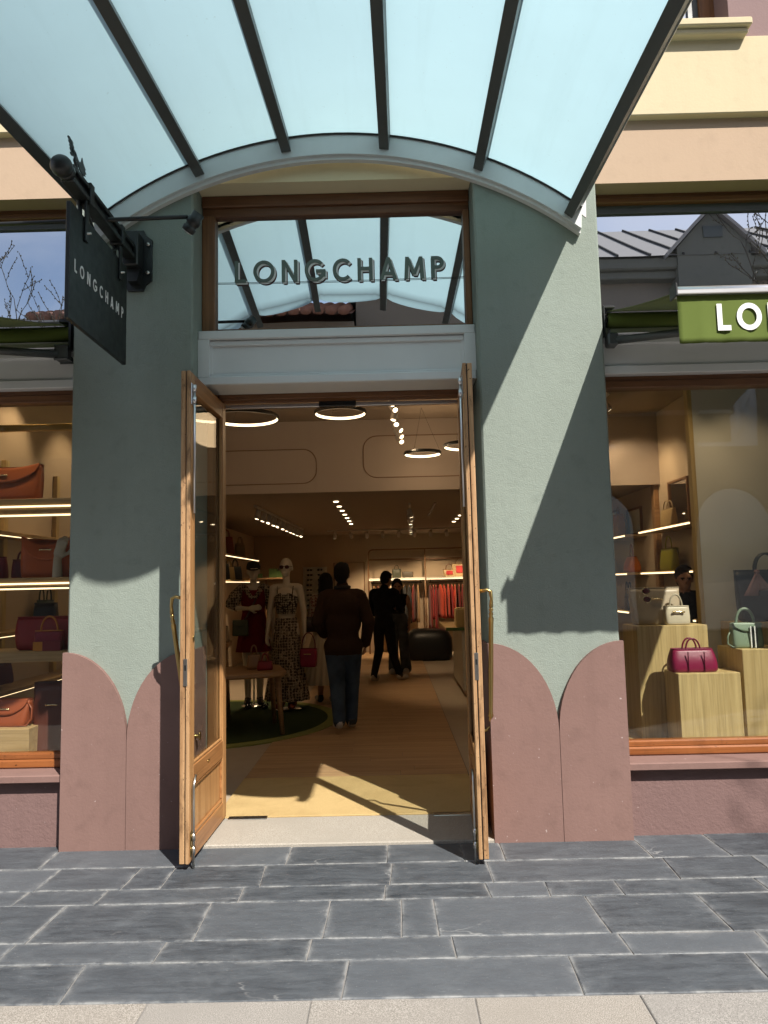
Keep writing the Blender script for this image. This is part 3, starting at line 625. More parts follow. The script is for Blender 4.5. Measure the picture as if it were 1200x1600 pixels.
M_['lampwhite'] = plain('white_lamp_housing', (.55, .50, .45), .5)

tag(obj('shop_floor', MB().box(-5.4, 4.95, .475, 12.4, -.02, .012), M_['palefloor']), kind='structure', label='pale stone floor inside the shop')
pl = tag(obj('oak_floor', MB().box(-1.215, .585, 1.46, 12.3, .0121, .0135), M_['black']), kind='structure', label='strip of oak planks running into the shop')
y = 1.465; k = 0
while y < 12.25:
    w_ = .165
    cut = rnd.uniform(-.75, .2) if y < 7 else None
    segs = [(-1.21, cut), (cut, .58)] if cut is not None else [(-1.21, .58)]
    for a, b in segs: obj('plank', MB().box(a + .0012, b - .0012, y, y + w_ - .0025, .0136, .0205 + rnd.uniform(0, .0006), 0, .0012), M_['plank'], pl)
    y += w_
mat_ = tag(obj('door_mat', MB().box(-1.212, .575, .478, 1.455, .0122, .026, 0, .004), M_['coir']), 'golden coir entrance mat just inside the doorway', 'door mat')
for nm, a in (('left', (-3.16, -3.1, .5, 12.4)), ('right', (3.2, 3.26, 1.4, 12.4))):
    tag(obj('shop_wall_' + nm, MB().box(a[0], a[1], a[2], a[3], .0125, 3.6), M_['wallin']), kind='structure')
tag(obj('shop_wall_back', MB().box(-3.1, 3.2, 12.0, 12.08, .0125, 3.6), M_['wallin']), kind='structure')
tag(obj('shop_wall_side', MB().box(4.9, 4.96, .5, 1.42, .0125, 3.6).box(3.26, 4.9, 1.36, 1.42, .0125, 3.6), M_['wallin']), kind='structure')
tag(obj('shop_ceiling', MB().box(-5.4, 4.95, .505, 4.8, 3.5, 3.6), M_['ceil']), kind='structure')
tag(obj('shop_ceiling_lower', MB().box(-3.1, 3.2, 4.1, 12.0, 2.66, 3.499), M_['ceil']), kind='structure')
bh = tag(obj('bulkhead_wall', MB().box(-3.1, 3.2, 4.04, 4.0995, 2.64, 3.499), M_['bulk']), kind='structure')
def rrect_line(x0, x1, z0, z1, y, r_, parent, sides):
    P = []
    for cx, cz, a0 in ((x1 - r_, z1 - r_, 0), (x0 + r_, z1 - r_, 90), (x0 + r_, z0 + r_, 180), (x1 - r_, z0 + r_, 270)):
        P += [(cx + r_ * math.cos(R(a0 + t)), y, cz + r_ * math.sin(R(a0 + t))) for t in range(0, 91, 15)]
    obj('moulding', MB().tube(P, .0045, 6, 0, True), M_['rack'], parent)
rrect_line(-2.6, -.86, 2.2 + .55, 3.16, 4.035, .16, bh, 0); rrect_line(-.30, 2.6, 2.80, 3.30, 4.035, .16, bh, 0)
# inner face of the street wall above the windows and behind the pillars
tag(obj('shop_wall_front', MB().box(-5.4, -1.24, .455, .50, 3.1, 3.6).box(.59, 4.95, .455, .50, 3.1, 3.6).box(-1.2399, .5899, .425, .50, 2.955, 3.6), M_['wallin']), kind='structure')
obj('roof_slab', MB().box(-6, 5.4, .52, 12.6, 3.62, 3.9), M_['upper'], bld)
obj('party_wall', MB().box(-5.5, -5.42, .51, 12.5, -.02, 3.6).box(5.0, 5.08, .51, 12.5, -.02, 3.6).box(-5.4, 5, 12.42, 12.5, -.02, 3.6), M_['upper'], bld)

# ------------------------------------------------------------------ lamps
def ring_lamp(x, y, z, r_, label, power):
    t = thing('ring_lamp', label, 'ceiling lamp', (x, y, z), 0, 'glowing ring lamps')
    P = lambda rr, h: [(rr * math.cos(2 * math.pi * k / 40), rr * math.sin(2 * math.pi * k / 40), h) for k in range(40)]
    band = lambda ro, ri, h0, h1: MB().loft([P(ro, h0), P(ro, h1), P(ri, h1), P(ri, h0), P(ro, h0)], 0, (False, False))
    obj('ring', band(r_ + .010, r_, -.018, .018), M_['black'], t); obj('diffuser', band(r_ - .0005, r_ - .008, -.013, .013), M_['ring'], t)
    h = (3.5 if y < 4 else 2.66) - z
    for a in (0, 2.09, 4.19): obj('cable', MB().tube([(r_ * math.cos(a), r_ * math.sin(a), .01), (0, 0, h)], .0015, 5), M_['black'], t)
    l = bpy.data.lights.new('ring_lamp_light', 'POINT'); l.energy = power; l.color = (1, .70, .40); l.shadow_soft_size = r_; lo = bpy.data.objects.new('ring_lamp_light', l); COL.objects.link(lo); lo.parent = t; lo.location = (0, 0, -.06)
PW = .20
ring_lamp(-.47, 2.6, 3.25, .25, 'ring lamp hanging in the middle just below the door head', 14 * PW)
ring_lamp(-1.42, 2.5, 3.2, .34, 'ring lamp half hidden behind the open left door leaf', 14 * PW)
ring_lamp(.38, 3.5, 2.98, .20, 'small flat ring lamp above the clothes rail side of the shop', 12 * PW)
ring_lamp(.85, 3.2, 3.0, .25, 'ring lamp cut by the edge of the right door leaf', 12 * PW)
ring_lamp(-3.9 + .0, 1.1, 3.2, .25, 'ring lamp above the left display window shelves', 8 * PW)
def track(name, label, p0, p1, n_, aim, zc, lamps, e):
    p0 = Vector(p0); p1 = Vector(p1); t = thing('track_light', label, 'track light', p0)
    d = p1 - p0; dn = d.normalized(); s = Vector((-dn.y, dn.x, 0)) * .015
    mb = MB(); mb.add([-s, s, d + s, d - s, -s + Vector((0, 0, .03)), s + Vector((0, 0, .03)), d + s + Vector((0, 0, .03)), d - s + Vector((0, 0, .03))], [(0, 3, 2, 1), (4, 5, 6, 7), (0, 1, 5, 4), (1, 2, 6, 5), (2, 3, 7, 6), (3, 0, 4, 7)])
    obj('rail', mb, M_['lampwhite'], t)
    for k in range(n_):
        c = d * ((k + .5) / n_); ax = Vector(aim(k)).normalized(); q = ax.to_track_quat('Z', 'Y').to_euler()
        h = obj('spotlight', MB().lathe([(.034, 0), (.036, .01), (.036, .12), (.03, .125)], (0, 0, -.06), 12).tube([(0, 0, 0), Vector(q.to_matrix().inverted() @ Vector((0, 0, .09)))], .008, 6), M_['lampwhite'], t, c + Vector((0, 0, -.085)), q)
        obj('lens', MB().lathe([(.026, .0655), (.026, .0675)], (0, 0, 0), 10), M_['bulb'], h)
        if k in lamps:
            l = bpy.data.lights.new('spotlight_beam', 'SPOT'); l.energy = e; l.color = (1, .72, .43); l.spot_size = R(75); l.spot_blend = .7; l.shadow_soft_size = .03
            lo = bpy.data.objects.new('spotlight_beam', l); COL.objects.link(lo); lo.parent = t; lo.location = c + Vector((0, 0, -.085)) + ax * .09; lo.rotation_euler = ax.to_track_quat('-Z', 'Y').to_euler()
r2 = random.Random(3)
jit = lambda a, k=.25: (lambda i: (a[0] + r2.uniform(-k, k), a[1] + r2.uniform(-k, k), a[2]))
track('t', 'white track spotlights in a zigzag below the high front ceiling', (.02, 2.2, 3.47), (.14, 3.9, 3.28), 8, jit((.3, -.5, -.8), .5), 3.4, (1, 5), 16 * PW)
track('t', 'track spotlights along the ceiling above the two dress mannequins', (-1.85, 5.4, 2.63), (-1.72, 9.8, 2.63), 11, jit((-.3, -.3, -1)), 2.6, (1, 4, 8), 230 * PW)
track('t', 'track spotlights across the far end before the back wall', (-1.3, 10.4, 2.63), (2.3, 10.4, 2.63), 11, jit((0, .7, -1)), 2.6, (1, 4, 6, 9), 320 * PW)
track('t', 'track spotlights down the middle of the lower ceiling', (.28, 5.6, 2.63), (.40, 9.9, 2.63), 7, jit((.2, .2, -1)), 2.6, (0, 4), 150 * PW)
track('t', 'track spotlights above the right wall shelves', (2.3, 2.9, 3.45), (2.3, 6.6 - 2.6, 3.45), 4, jit((.8, .6, -1)), 3.4, (1, 2), 95 * PW)
track('t', 'track spotlights above the left window shelves', (-2.75, .75, 3.45), (-2.3, 2.9, 3.45), 5, jit((-.5, .1, -1)), 3.4, (1, 3), 60 * PW)
track('t', 'track spotlights just inside the right shop window', (1.5, .62, 3.45), (2.8, .62, 3.45), 3, jit((.1, .35, -1), .1), 3.4, (0, 1, 2), 42 * PW)
track('t', 'track spotlights just inside the left shop window', (-3.3, .56, 3.45), (-2.2, .56, 3.45), 3, jit((-.1, .3, -1), .1), 3.4, (0, 1, 2), 50 * PW)
for x, ys in ((-.72, [5.2 + .62 * k for k in range(7)]), (1.18, [5.2 + .62 * k for k in range(7)])):
    for k, y in enumerate(ys):
        t = tag(obj('downlight', MB().lathe([(.032, 0), (.032, .012)], (0, 0, -.006), 12), M_['bulb'], None, (x, y, 2.654)), ORD[k] + ' downlight from the door in the ' + ('left' if x < 0 else 'right') + ' row of the lower ceiling', 'downlight', 'ceiling downlights ' + ('left row' if x < 0 else 'right row'))
obj('air_slot', MB().box(.62, .66, 5.6, 7.6, 2.648, 2.656), M_['black'], bpy.data.objects['shop_ceiling_lower'])

# ------------------------------------------------------------------ handbags
BAG = {}
def lc(c, rough=.4):
    k = tuple(round(x, 3) for x in c)
    if k not in BAG: BAG[k] = leather('bag_leather_%d' % len(BAG), c, rough)
    return BAG[k]
def srect(w, d, z, n_=28, e=.35, cx=0, cy=0):
    out = []
    for k in range(n_):
        a = 2 * math.pi * (k + .5) / n_; c, s = math.cos(a), math.sin(a)
        out.append((cx + w / 2 * math.copysign(abs(c) ** e, c), cy + d / 2 * math.copysign(abs(s) ** e, s), z))
    return out
def bag(label, loc, w, h, d, col, rz=0, wt=1.0, dt=.35, handle=None, hh=.12, flap=0, toggle=False, strap=None, hcol=None, group=None, bulge=.06, name='handbag', sag=0.0, hw=.5, hr=.007):
    """tapered leather body (wt, dt: width and depth at the top relative to the bottom), flap, handles, gold toggle"""
    t = thing(name, label, 'handbag', loc, rz, group); m = lc(col); hm = lc(hcol or sc(col, .8)); rings = []
    rings.append(srect(w * .93, d * .9, 0)); N = 8
    for i in range(N + 1):
        q = i / N; z = .012 + (h - .012) * q; b = 1 + bulge * math.sin(math.pi * q)
        ww = (w + (w * wt - w) * q) * (1 + bulge * .4 * math.sin(math.pi * q)); dd = (d + (d * dt - d) * q ** 1.2) * b
        rr = srect(ww, dd, z)
        if sag: rr = [(x, y_, zz - sag * q * (1 - (2 * x / ww) ** 2)) for x, y_, zz in rr]
        rings.append(rr)
    lo_ = [(x * .97, y_ * .6, z - .006) for x, y_, z in rings[-1]]; rings.append(lo_)
    obj('body', MB().loft(rings), m, t)
    ytop = d * dt / 2
    obj('piping', MB().tube([(x * 1.002, y_ * 1.01, z) for x, y_, z in rings[-2]], .0035, 5, 0, True), hm, t)
    if flap:
        P = []; fl = MB(); wv = w * wt * .97; nn = 12
        def fp(u, v):     # v 0 at the top rim .. 1 at the flap's tip
            x = (u - .5) * wv * (1 - .10 * v * v); dip = flap * h * v * (1 - .55 * abs(2 * u - 1) ** 2.4); z = h + .006 - dip - sag * (1 - (2 * u - 1) ** 2) * (1 - v)
            q = max(0, (h - dip) / h); yy_ = -(d + (d * dt - d) * q ** 1.2) / 2 * (1 + bulge * math.sin(math.pi * q)) - .006; return (x, yy_, z)
        g0 = [[fp(i / nn, j / 6) for i in range(nn + 1)] for j in range(7)]; g0.insert(0, [(p[0], ytop * .6, p[2] + .002) for p in g0[0]])
        vs_ = [p for r_ in g0 for p in r_]; vs_ += [(x, y_ - .005, z + .001) for x, y_, z in vs_]; mm = nn + 1; f = []; off = len(g0) * mm
        for j in range(len(g0) - 1):
            for i in range(nn): f += [(j * mm + i, j * mm + i + 1, (j + 1) * mm + i + 1, (j + 1) * mm + i), (off + j * mm + i, off + (j + 1) * mm + i, off + (j + 1) * mm + i + 1, off + j * mm + i + 1)]
        j = len(g0) - 1
        for i in range(nn): f.append((j * mm + i, j * mm + i + 1, off + j * mm + i + 1, off + j * mm + i))
        fl.add(vs_, f, 0, True); obj('flap', fl, m, t)
    if handle:
        for s_ in ((-1, 1) if handle == 'two' else (0,)):
            y_ = s_ * max(ytop * .75, .015); P = []
            for k in range(15):
                a = math.pi * k / 14; P.append((-math.cos(a) * w * wt * hw / 2 * (1 if abs(math.cos(a)) < .95 else 1.02), y_, h - .02 - sag * .6 + (hh + .02) * math.sin(a) ** .75))
            P = [(P[0][0], y_, h - .07)] + P + [(P[-1][0], y_, h - .07)]
            obj('handle', MB().tube(P, hr, 8), hm, t)
    if toggle:
        zt = h * (1 - .30) if not flap else h * (1 - flap * .55); yt = -(d + (d * dt - d) * (zt / h) ** 1.2) / 2 * (1 + bulge) - .016
        obj('toggle', MB().tube([(-.035, yt, zt), (-.018, yt, zt + .001), (.018, yt, zt + .001), (.035, yt, zt)], [.007, .0055, .0055, .007], 8).ball((-.037, yt, zt), .009, 5).ball((.037, yt, zt), .009, 5), M_['goldbit'], t)
    if strap:
        obj('strap', MB().tube(strap, .006, 6), hm, t)
    return t
TAN, ORANGE, RED, BURG, GREEN, DKGREEN, BLACK, COGNAC, CHOC, TAUPE, CREAM, MUSTARD, LIME, NAVY = (.36, .10, .032), (.52, .105, .022), (.30, .018, .022), (.16, .008, .03), (.15, .19, .12), (.03, .045, .03), (.012, .012, .013), (.30, .075, .03), (.10, .028, .018), (.42, .34, .24), (.55, .48, .35), (.45, .21, .03), (.32, .30, .03), (.02, .025, .04)

# ------------------------------------------------------------------ left display window
sh = thing('window_shelving', 'oak display shelves with lit edges in the left shop window', 'shelf', (0, 0, 0))
for z0, z1 in ((2.125, 2.21), (1.575, 1.645), (1.055, 1.13)):
    b_ = obj('shelf', MB().box(-4.7, -2.22, .62, .96, z0, z1, 0, .003), M_['oakx'], sh)
    if z0 > 1.1:
        obj('led_strip', MB().box(-4.68, -2.24, .613, .619, z0 + .022, z0 + .034), M_['led'], b_); obj('led_strip', MB().box(-4.68, -2.24, .9, .92, z0 - .012, z0 - .001), M_['led'], b_)
for x in (-4.71, -2.215): obj('end_panel', MB().box(x - .02, x, .62, .96, .41, 2.9, 0, .002), M_['oak'], sh)
obj('top_rail', MB().box(-4.7, -2.22, .70, .73, 2.72, 2.77, 0, .004), M_['brass'], sh)
tag(obj('window_platform', MB().box(-4.9, -1.95, .455, 1.02, .30, .405), M_['oakx']), 'low oak platform inside the left shop window', 'platform')
tag(obj('display_block', MB().box(-4.3, -2.49, .52, .80, .4055, .62, 0, .003), M_['oakx']), 'pale oak block under the brown bags in the left window', 'display block')
bag('large tan flap bag with toggle on the top left window shelf', (-2.83, .78, 2.21), .50, .27, .16, TAN, 0, 1.08, .4, flap=.55, toggle=True, sag=.035)
bag('bright orange flap bag with sagging rim on the second left window shelf', (-2.50, .77, 1.645), .35, .30, .14, ORANGE, R(4), 1.06, .4, flap=.6, toggle=True, sag=.07)
bag('tall burgundy bag behind the orange one, close to the pillar', (-2.42, 1.6, 1.99), .26, .28, .12, BURG, 0, .95, .5, 'two', .10)
bag('small burgundy bag left of the orange bag on the second shelf', (-2.95, .84, 1.645), .22, .16, .10, BURG, 0, .9, .5, 'one', .08)
bag('tiny burgundy bag close beside the orange bag', (-2.75, .88, 1.645), .13, .14, .08, (.13, .01, .03), 0, .95, .5, 'one', .06)
bag('wide red pouch on the third left window shelf', (-2.51, .78, 1.13), .40, .235, .09, RED, 0, 1.02, .25, bulge=.2)
b_ = bag('small red and orange tote with orange handle before the red pouch', (-2.43, .66, 1.13), .19, .14, .07, (.22, .012, .035), 0, 1.0, .6, 'one', .10, hcol=(.55, .2, .03), hw=.62)
obj('corner_patch', MB().box(-.097, -.03, -.0385, -.034, .002, .065), lc((.5, .2, .025)), b_); obj('panel_patch', MB().box(-.03, .097, -.038, -.0335, .002, .07), lc((.16, .008, .02)), b_)
bag('black rounded bag behind the red pouch on the third shelf', (-2.58, .92, 1.13 + .0), .20, .33, .10, BLACK, 0, .8, .5)
bag('dark green open tote on the side wall shelf', (-2.98, 1.75, 1.27), .16, .20, .12, DKGREEN, R(90), 1.05, .7, 'two', .10)
bag('cognac flap bag with tan strap on the oak block', (-2.70, .66, .62), .30, .18, .15, COGNAC, R(-6), 1.1, .4, flap=.6, toggle=True, strap=[(.15, -.03, .17), (.185, -.03, .12), (.19, -.04, .05), (.16, -.05, .008), (.10, -.07, .008)])
bag('tall dark brown tote beside the oak block in the left window', (-2.40, .72, .405), .26, .50, .16, CHOC, 0, 1.12, .5, toggle=True)
bag('dark burgundy mini bag at the left edge on the side wall', (-3.0, 1.1, .85), .2, .15, .1, (.06, .008, .014), R(80), .9, .5, 'one', .1)
hd = thing('display_hand', 'cream mannequin hand standing before the orange bag', 'display hand', (-2.385, .665, 1.645))
# side wall shelves on the left
for k, (z, ya, yb) in enumerate(((2.0, .55, 3.1), (1.25, .55, 3.1), (.82, .55, 3.1))):
    s_ = thing('wall_shelf', 'oak shelf on the left side wall, ' + ('highest of three' if k == 0 else 'middle of three' if k == 1 else 'lowest of three') + ' near the window', 'shelf', (0, 0, 0), 0, 'left side wall shelves')
    obj('board', MB().box(-3.0995, -2.86, ya, yb, z - .03, z, 0, .002), M_['oakx'], s_); obj('led_strip', MB().box(-2.88, -2.872, ya, yb, z - .036, z - .0305), M_['led'], s_)
for q in range(2): tag(obj('wall_batten', MB().box(-3.0995, -3.06, 1.2 + q * .9, 1.26 + q * .9, .02, 2.6, 0, .002), M_['oak']), 'vertical oak batten on the left side wall, ' + ('closer to' if q == 0 else 'farther from') + ' the window', 'batten', 'left wall battens')

# ------------------------------------------------------------------ right display window
tag(obj('window_platform', MB().box(1.36, 4.8, .455, 1.36, .30, .405), M_['oakx']), 'oak platform inside the right shop window', 'platform')
pn = thing('display_partition', 'tall pale partition panel behind the right window display', 'partition', (0, 0, 0))
n = NT('partition_paint'); M_['part'] = n.set(n.mix(n.noise(3, 4), (.62, .62, .56), (.68, .67, .60)), .8)
obj('panel', MB().box(2.445, 4.6, 1.24, 1.30, .4055, 3.42), M_['part'], pn); obj('edge_board', MB().box(2.41, 2.4449, 1.235, 1.305, .4055, 3.42, 0, .003), M_['oak'], pn)
def plinth(label, x0, x1, y0, y1, h): return tag(obj('display_plinth', MB().box(x0, x1, y0, y1, .4055, h, 0, .003), M_['oak']), label, 'plinth', 'oak display plinths in the right window')
plinth('tall oak plinth under the taupe and cream totes', 1.76, 2.27, .80, 1.12, 1.20)
plinth('low oak plinth under the burgundy duffle bag', 1.925, 2.345, .50, .76, .895)
plinth('oak plinth under the pale green handbag', 2.375, 2.70, .52, .90, 1.045)
plinth('wide oak plinth under the black tote by the partition', 2.55, 3.05, .92, 1.22, 1.20)
tp = bag('large taupe leather tote with gold toggle on the tall plinth', (1.955, .96, 1.2005), .32, .27, .13, TAUPE, 0, 1.16, .3, toggle=True, bulge=.08)
sgl = thing('sunglasses', 'dark red sunglasses hooked on the taupe tote', 'sunglasses', (1.86, .86, 1.42))
obj('lens', MB().ball((0, -.012, .03), (.026, .006, .022), 8), lc((.08, .01, .015), .1), sgl); obj('lens', MB().ball((.004, -.014, -.03), (.026, .006, .022), 8), lc((.08, .01, .015), .1), sgl)
obj('frame', MB().tube([(.0 + .028 * math.cos(2 * math.pi * k / 16), -.012, .03 + .024 * math.sin(2 * math.pi * k / 16)) for k in range(16)], .0025, 5, 0, True).tube([(.004 + .028 * math.cos(2 * math.pi * k / 16), -.014, -.03 + .024 * math.sin(2 * math.pi * k / 16)) for k in range(16)], .0025, 5, 0, True).tube([(0, -.01, .05), (.01, .04, .052)], .002, 5), M_['goldbit'], sgl)
bag('small cream tote with short handle and gold toggle', (2.075, .86, 1.2005), .175, .135, .09, CREAM, 0, 1.0, .55, 'one', .085, toggle=True, hw=.5)
db = bag('burgundy duffle bag with two upright handles on the low plinth', (2.07, .62, .8955), .315, .155, .15, (.20, .006, .045), 0, .86, .55, 'two', .07, bulge=.14, hw=.36, hr=.006)
for x in (-.055, .055): obj('seam', MB().box(x - .002, x + .002, -.086, -.076, .005, .14), lc((.1, .004, .02)), db)
gb = bag('pale green handbag with striped strap and arched handle', (2.475, .66, 1.0455), .215, .165, .10, (.20, .27, .19), 0, .94, .6, 'one', .105, flap=.35, hw=.62, hr=.010, strap=[(-.10, 0, .13), (-.13, -.01, .08), (-.14, -.02, .03), (-.11, -.03, .008), (-.08, -.04, .006)])
for k in range(4): obj('stripe', MB().box(.004 + k * .014, .011 + k * .014, -.062, -.054, .004, .15), M_['white'] if k % 2 == 0 else M_['black'], gb)
bt_ = bag('big black tote with scarf tied to its handle', (2.86, 1.07, 1.2005), .44, .385, .14, BLACK, 0, 1.12, .3, 'two', .125, hw=.36, hr=.009)
sf = fabric('pink_printed_scarf', (.30, .17, .16), .8, 0, 200, .5)
scf = thing('scarf', 'pink patterned scarf knotted on the black tote handle', 'scarf', (2.73, .955, 1.565))
for a, L_ in ((-.35, .17), (.35, .13)):
    rings = []
    for q in range(7):
        t_ = q / 6; w_ = .012 + .045 * t_; c_ = (math.sin(a) * L_ * t_, -.01 * t_, -L_ * t_); rings.append([(c_[0] + w_ * math.cos(2 * math.pi * k / 14), c_[1] + (.010 + .006 * math.sin(5 * 2 * math.pi * k / 14)) * math.sin(2 * math.pi * k / 14), c_[2]) for k in range(14)])
    obj('tail', MB().loft(rings), sf, scf)
obj('knot', MB().ball((0, 0, .008), (.022, .018, .018), 6), sf, scf)
# shelves on the right wall, seen past the partition
for k, z in enumerate((2.09, 1.615, 1.14)):
    s_ = thing('wall_shelf', 'long oak shelf on the right wall, ' + ('top one with the mustard bag' if k == 0 else 'middle one with the orange and lime bags' if k == 1 else 'bottom one behind the taupe tote'), 'shelf', (0, 0, 0), 0, 'right wall shelves')
    for ya, yb in ((2.6, 4.05), (4.6, 6.6)):
        o_ = obj('board', MB().box(2.93, 3.1995, ya, yb, z - .03, z, 0, .002), M_['oakx'], s_); obj('led_strip', MB().box(2.915, 2.929, ya, yb, z - .028, z - .012), M_['led'], o_)
tag(obj('wall_batten', MB().box(3.14, 3.1995, 4.1, 4.2, .0125, 2.7, 0, .003), M_['oaktable']), 'vertical oak batten between the right wall shelves', 'batten')
def mframe(label, y0, y1, z0, z1, art=False):
    t = thing('wall_mirror' if not art else 'framed_picture', label, 'mirror' if not art else 'picture', (3.1995, 0, 0))
    obj('frame', MB().box(-.03, 0, y0, y0 + .025, z0, z1).box(-.03, 0, y1 - .025, y1, z0, z1).box(-.03, 0, y0 + .025, y1 - .025, z0, z0 + .025).box(-.03, 0, y0 + .025, y1 - .025, z1 - .025, z1), M_['rack'], t)
    obj('pane' if not art else 'sheet', MB().box(-.014, -.002, y0 + .025, y1 - .025, z0 + .025, z1 - .025), M_['part'] if art else mirror_glass('shop_mirror_%d' % int(y0 * 10), (.8, .78, .74), .9), t)
mframe('tall wall mirror with dark frame above the lime bag', 3.2, 3.75, 2.12, 2.62); mframe('pale framed picture behind the mustard bag', 4.7, 5.25, 2.10, 2.45, True)
mframe('dark framed picture at the far end above the top shelf', 5.6, 6.3, 2.10, 2.5, True)
bag('mustard bucket bag on the top shelf of the right wall', (3.05, 5.2, 2.09), .26, .30, .14, MUSTARD, R(90), .9, .6, 'one', .1)
bag('cream tote leaning before the mirror on the top right wall shelf', (3.05, 3.45, 2.09), .30, .20, .1, (.50, .36, .18), R(90), 1.1, .5, 'two', .09)
bag('orange drawstring bag on the middle shelf of the right wall', (3.05, 4.75, 1.615), .26, .20, .16, (.42, .12, .02), R(90), .8, .4, 'one', .16, hcol=(.2, .04, .02), bulge=.25)
bag('lime green flap bag on the middle shelf of the right wall', (3.05, 3.5, 1.615), .34, .24, .12, LIME, R(90), 1.0, .5, 'one', .14, flap=.5)
bag('grey green bag cluster end on the middle right wall shelf', (3.05, 5.75, 1.615), .22, .24, .12, (.13, .14, .09), R(90), .7, .4, 'two', .1)
bag('cream and grey pouch beside the grey green bag', (3.0, 5.35, 1.615), .14, .18, .09, (.36, .33, .24), R(90), .8, .4)
bag('black handled bag behind the taupe tote on the bottom right wall shelf', (3.02, 4.85, 1.14), .2, .2, .1, BLACK, R(90), .9, .5, 'two', .16)
tag(obj('sandal_pair', MB().ball((0, 0, .02), (.05, .11, .018), 8).ball((.0, .04, .05), (.042, .04, .03), 8), lc((.35, .16, .06)), None, (3.02, 5.5, 1.14)), 'tan shoe on the bottom right wall shelf', 'shoe')

# ------------------------------------------------------------------ sales floor furniture
n = NT('dark_green_rug'); n.bump(n.noise(500, 2), .4, .004); M_['rug'] = n.set(n.mix(n.noise(30, 4), (.028, .045, .018), (.045, .065, .028)), .98, spec=.1)
n = NT('lime_rug_border'); n.bump(n.noise(500, 2), .4, .004); M_['rugb'] = n.set(n.mix(n.noise(30, 4), (.20, .21, .065), (.26, .27, .09)), .98, spec=.1)
rg = thing('round_rug', 'round dark green rug with lime border under the mannequins', 'rug', (-2.13, 4.0, .0125))
disc = lambda r_: [(r_ * math.cos(2 * math.pi * k / 72), r_ * math.sin(2 * math.pi * k / 72)) for k in range(72)]
obj('border', MB().prism([p for p in disc(1.50) if p[0] > -.95], lambda u, v, d: (u, v, d), .0, .0135), M_['rugb'], rg); obj('field', MB().prism([p for p in disc(1.36) if p[0] > -.95], lambda u, v, d: (u, v, d), .0136, .017), M_['rug'], rg)
def table(label, loc, w, d, h, rz=0):
    t = thing('display_table', label, 'table', loc, rz)
    pts = srect(w, d, 0, 40, .28); obj('tabletop', MB().loft([[(x * .97, y * .97, h - .05) for x, y, z in pts], [(x, y, h - .035) for x, y, z in pts], [(x, y, h - .004) for x, y, z in pts], [(x * .99, y * .99, h) for x, y, z in pts]], smooth=False), M_['oaktable'], t)
    for sx in (-1, 1):
        for sy in (-1, 1): obj('leg', MB().tube([(sx * w * .40, sy * d * .36, h - .05), (sx * w * .44, sy * d * .42, 0)], [.032, .022], 10), M_['oaktable'], t)
    return t
table('low round-cornered oak table with two small bags near the door', (-1.66, 3.32, .03), .98, .80, .635, R(16))
table('taller oak table tier behind the left door leaf', (-2.25, 3.75, .03), .85, .6, .90, R(8))
bag('small tan tote with long handles on the low table', (-1.50, 3.42, .666), .155, .15, .10, (.26, .15, .07), R(10), .8, .5, 'two', .10)
bag('small red bag with round handle on the low table', (-1.36, 3.30, .666), .165, .09, .10, (.22, .012, .02), R(5), .85, .6, 'one', .08)
bag('cream and brown bag with long strap on the taller table', (-1.93, 3.72, .931), .20, .18, .10, (.24, .17, .10), 0, .8, .5, 'one', .16, hcol=(.08, .03, .02))
# clothes rack on the back wall
rk = thing('clothes_rack', 'bronze framed clothes rack with shelf along the back wall', 'clothes rack', (0, 11.6, 0))
def rtube(x0, x1, z1, r_): return [(x0, 0, .02), (x0, 0, z1 - r_)] + [(x0 + r_ - r_ * math.cos(R(a)), 0, z1 - r_ + r_ * math.sin(R(a))) for a in range(15, 90, 15)] + [(x0 + r_, 0, z1), (x1 - r_, 0, z1)] + [(x1 - r_ + r_ * math.sin(R(a)), 0, z1 - r_ + r_ * math.cos(R(a))) for a in range(15, 90, 15)] + [(x1, 0, z1 - r_), (x1, 0, .02)]
obj('frame', MB().tube(rtube(-.50, 2.1, 2.29, .1), .016, 8), M_['rack'], rk); obj('post', MB().tube([(.75, 0, .02), (.75, 0, 2.28)], .014, 8), M_['rack'], rk)
for a, b in ((-.49, .735), (.765, 2.09)):
    s_ = obj('shelf', MB().box(a, b, -.12, .3, 1.625, 1.66, 0, .003), M_['part'], rk); obj('led_strip', MB().box(a, b, -.10, -.085, 1.614, 1.6245), M_['led'], s_)
    obj('rail', MB().tube([(a + .06, .06, 1.55), (b - .06, .06, 1.55)], .011, 8), M_['black'], rk)
    obj('back_rail', MB().box(a, b, .30, .33, 2.06, 2.10), M_['rack'], rk)
    for q in range(3): obj('rail_hook', MB().tube([(a + .1 + (b - a - .2) * q / 2, .06, 1.55), (a + .1 + (b - a - .2) * q / 2, .06, 1.626)], .008, 6), M_['black'], rk)
GC = {}
def garment(x, col, L, label, grp, wd=.055):
    if col not in GC: GC[col] = fabric('garment_cloth_%d' % len(GC), col, .85, .1, 300, .15)
    t = thing('hanging_garment', label, 'garment', (x, 11.66, 1.55), rnd.uniform(-.25, .25), grp); rings = []
    for i in range(9):
        q = i / 8; z = -.055 - L * q; dp = .06 + .15 * min(1, q * 5) + .03 * q; rings.append([(wd * (.45 + .55 * min(1, q * 4)) * (.5 + .14 * math.sin(3 * 2 * math.pi * k / 20 + x * 9)) * math.cos(2 * math.pi * k / 20), dp * math.sin(2 * math.pi * k / 20), z) for k in range(20)])
    obj('cloth', MB().loft(rings), GC[col], t)
    obj('hanger', MB().tube([(0, 0, -.05), (0, 0, -.015), (0, .015, .0), (0, .012, .015), (0, -.008, .013)], .0035, 5).tube([(0, -.19, -.10), (0, 0, -.045), (0, .19, -.10)], .006, 5), M_['oaktable'], t)
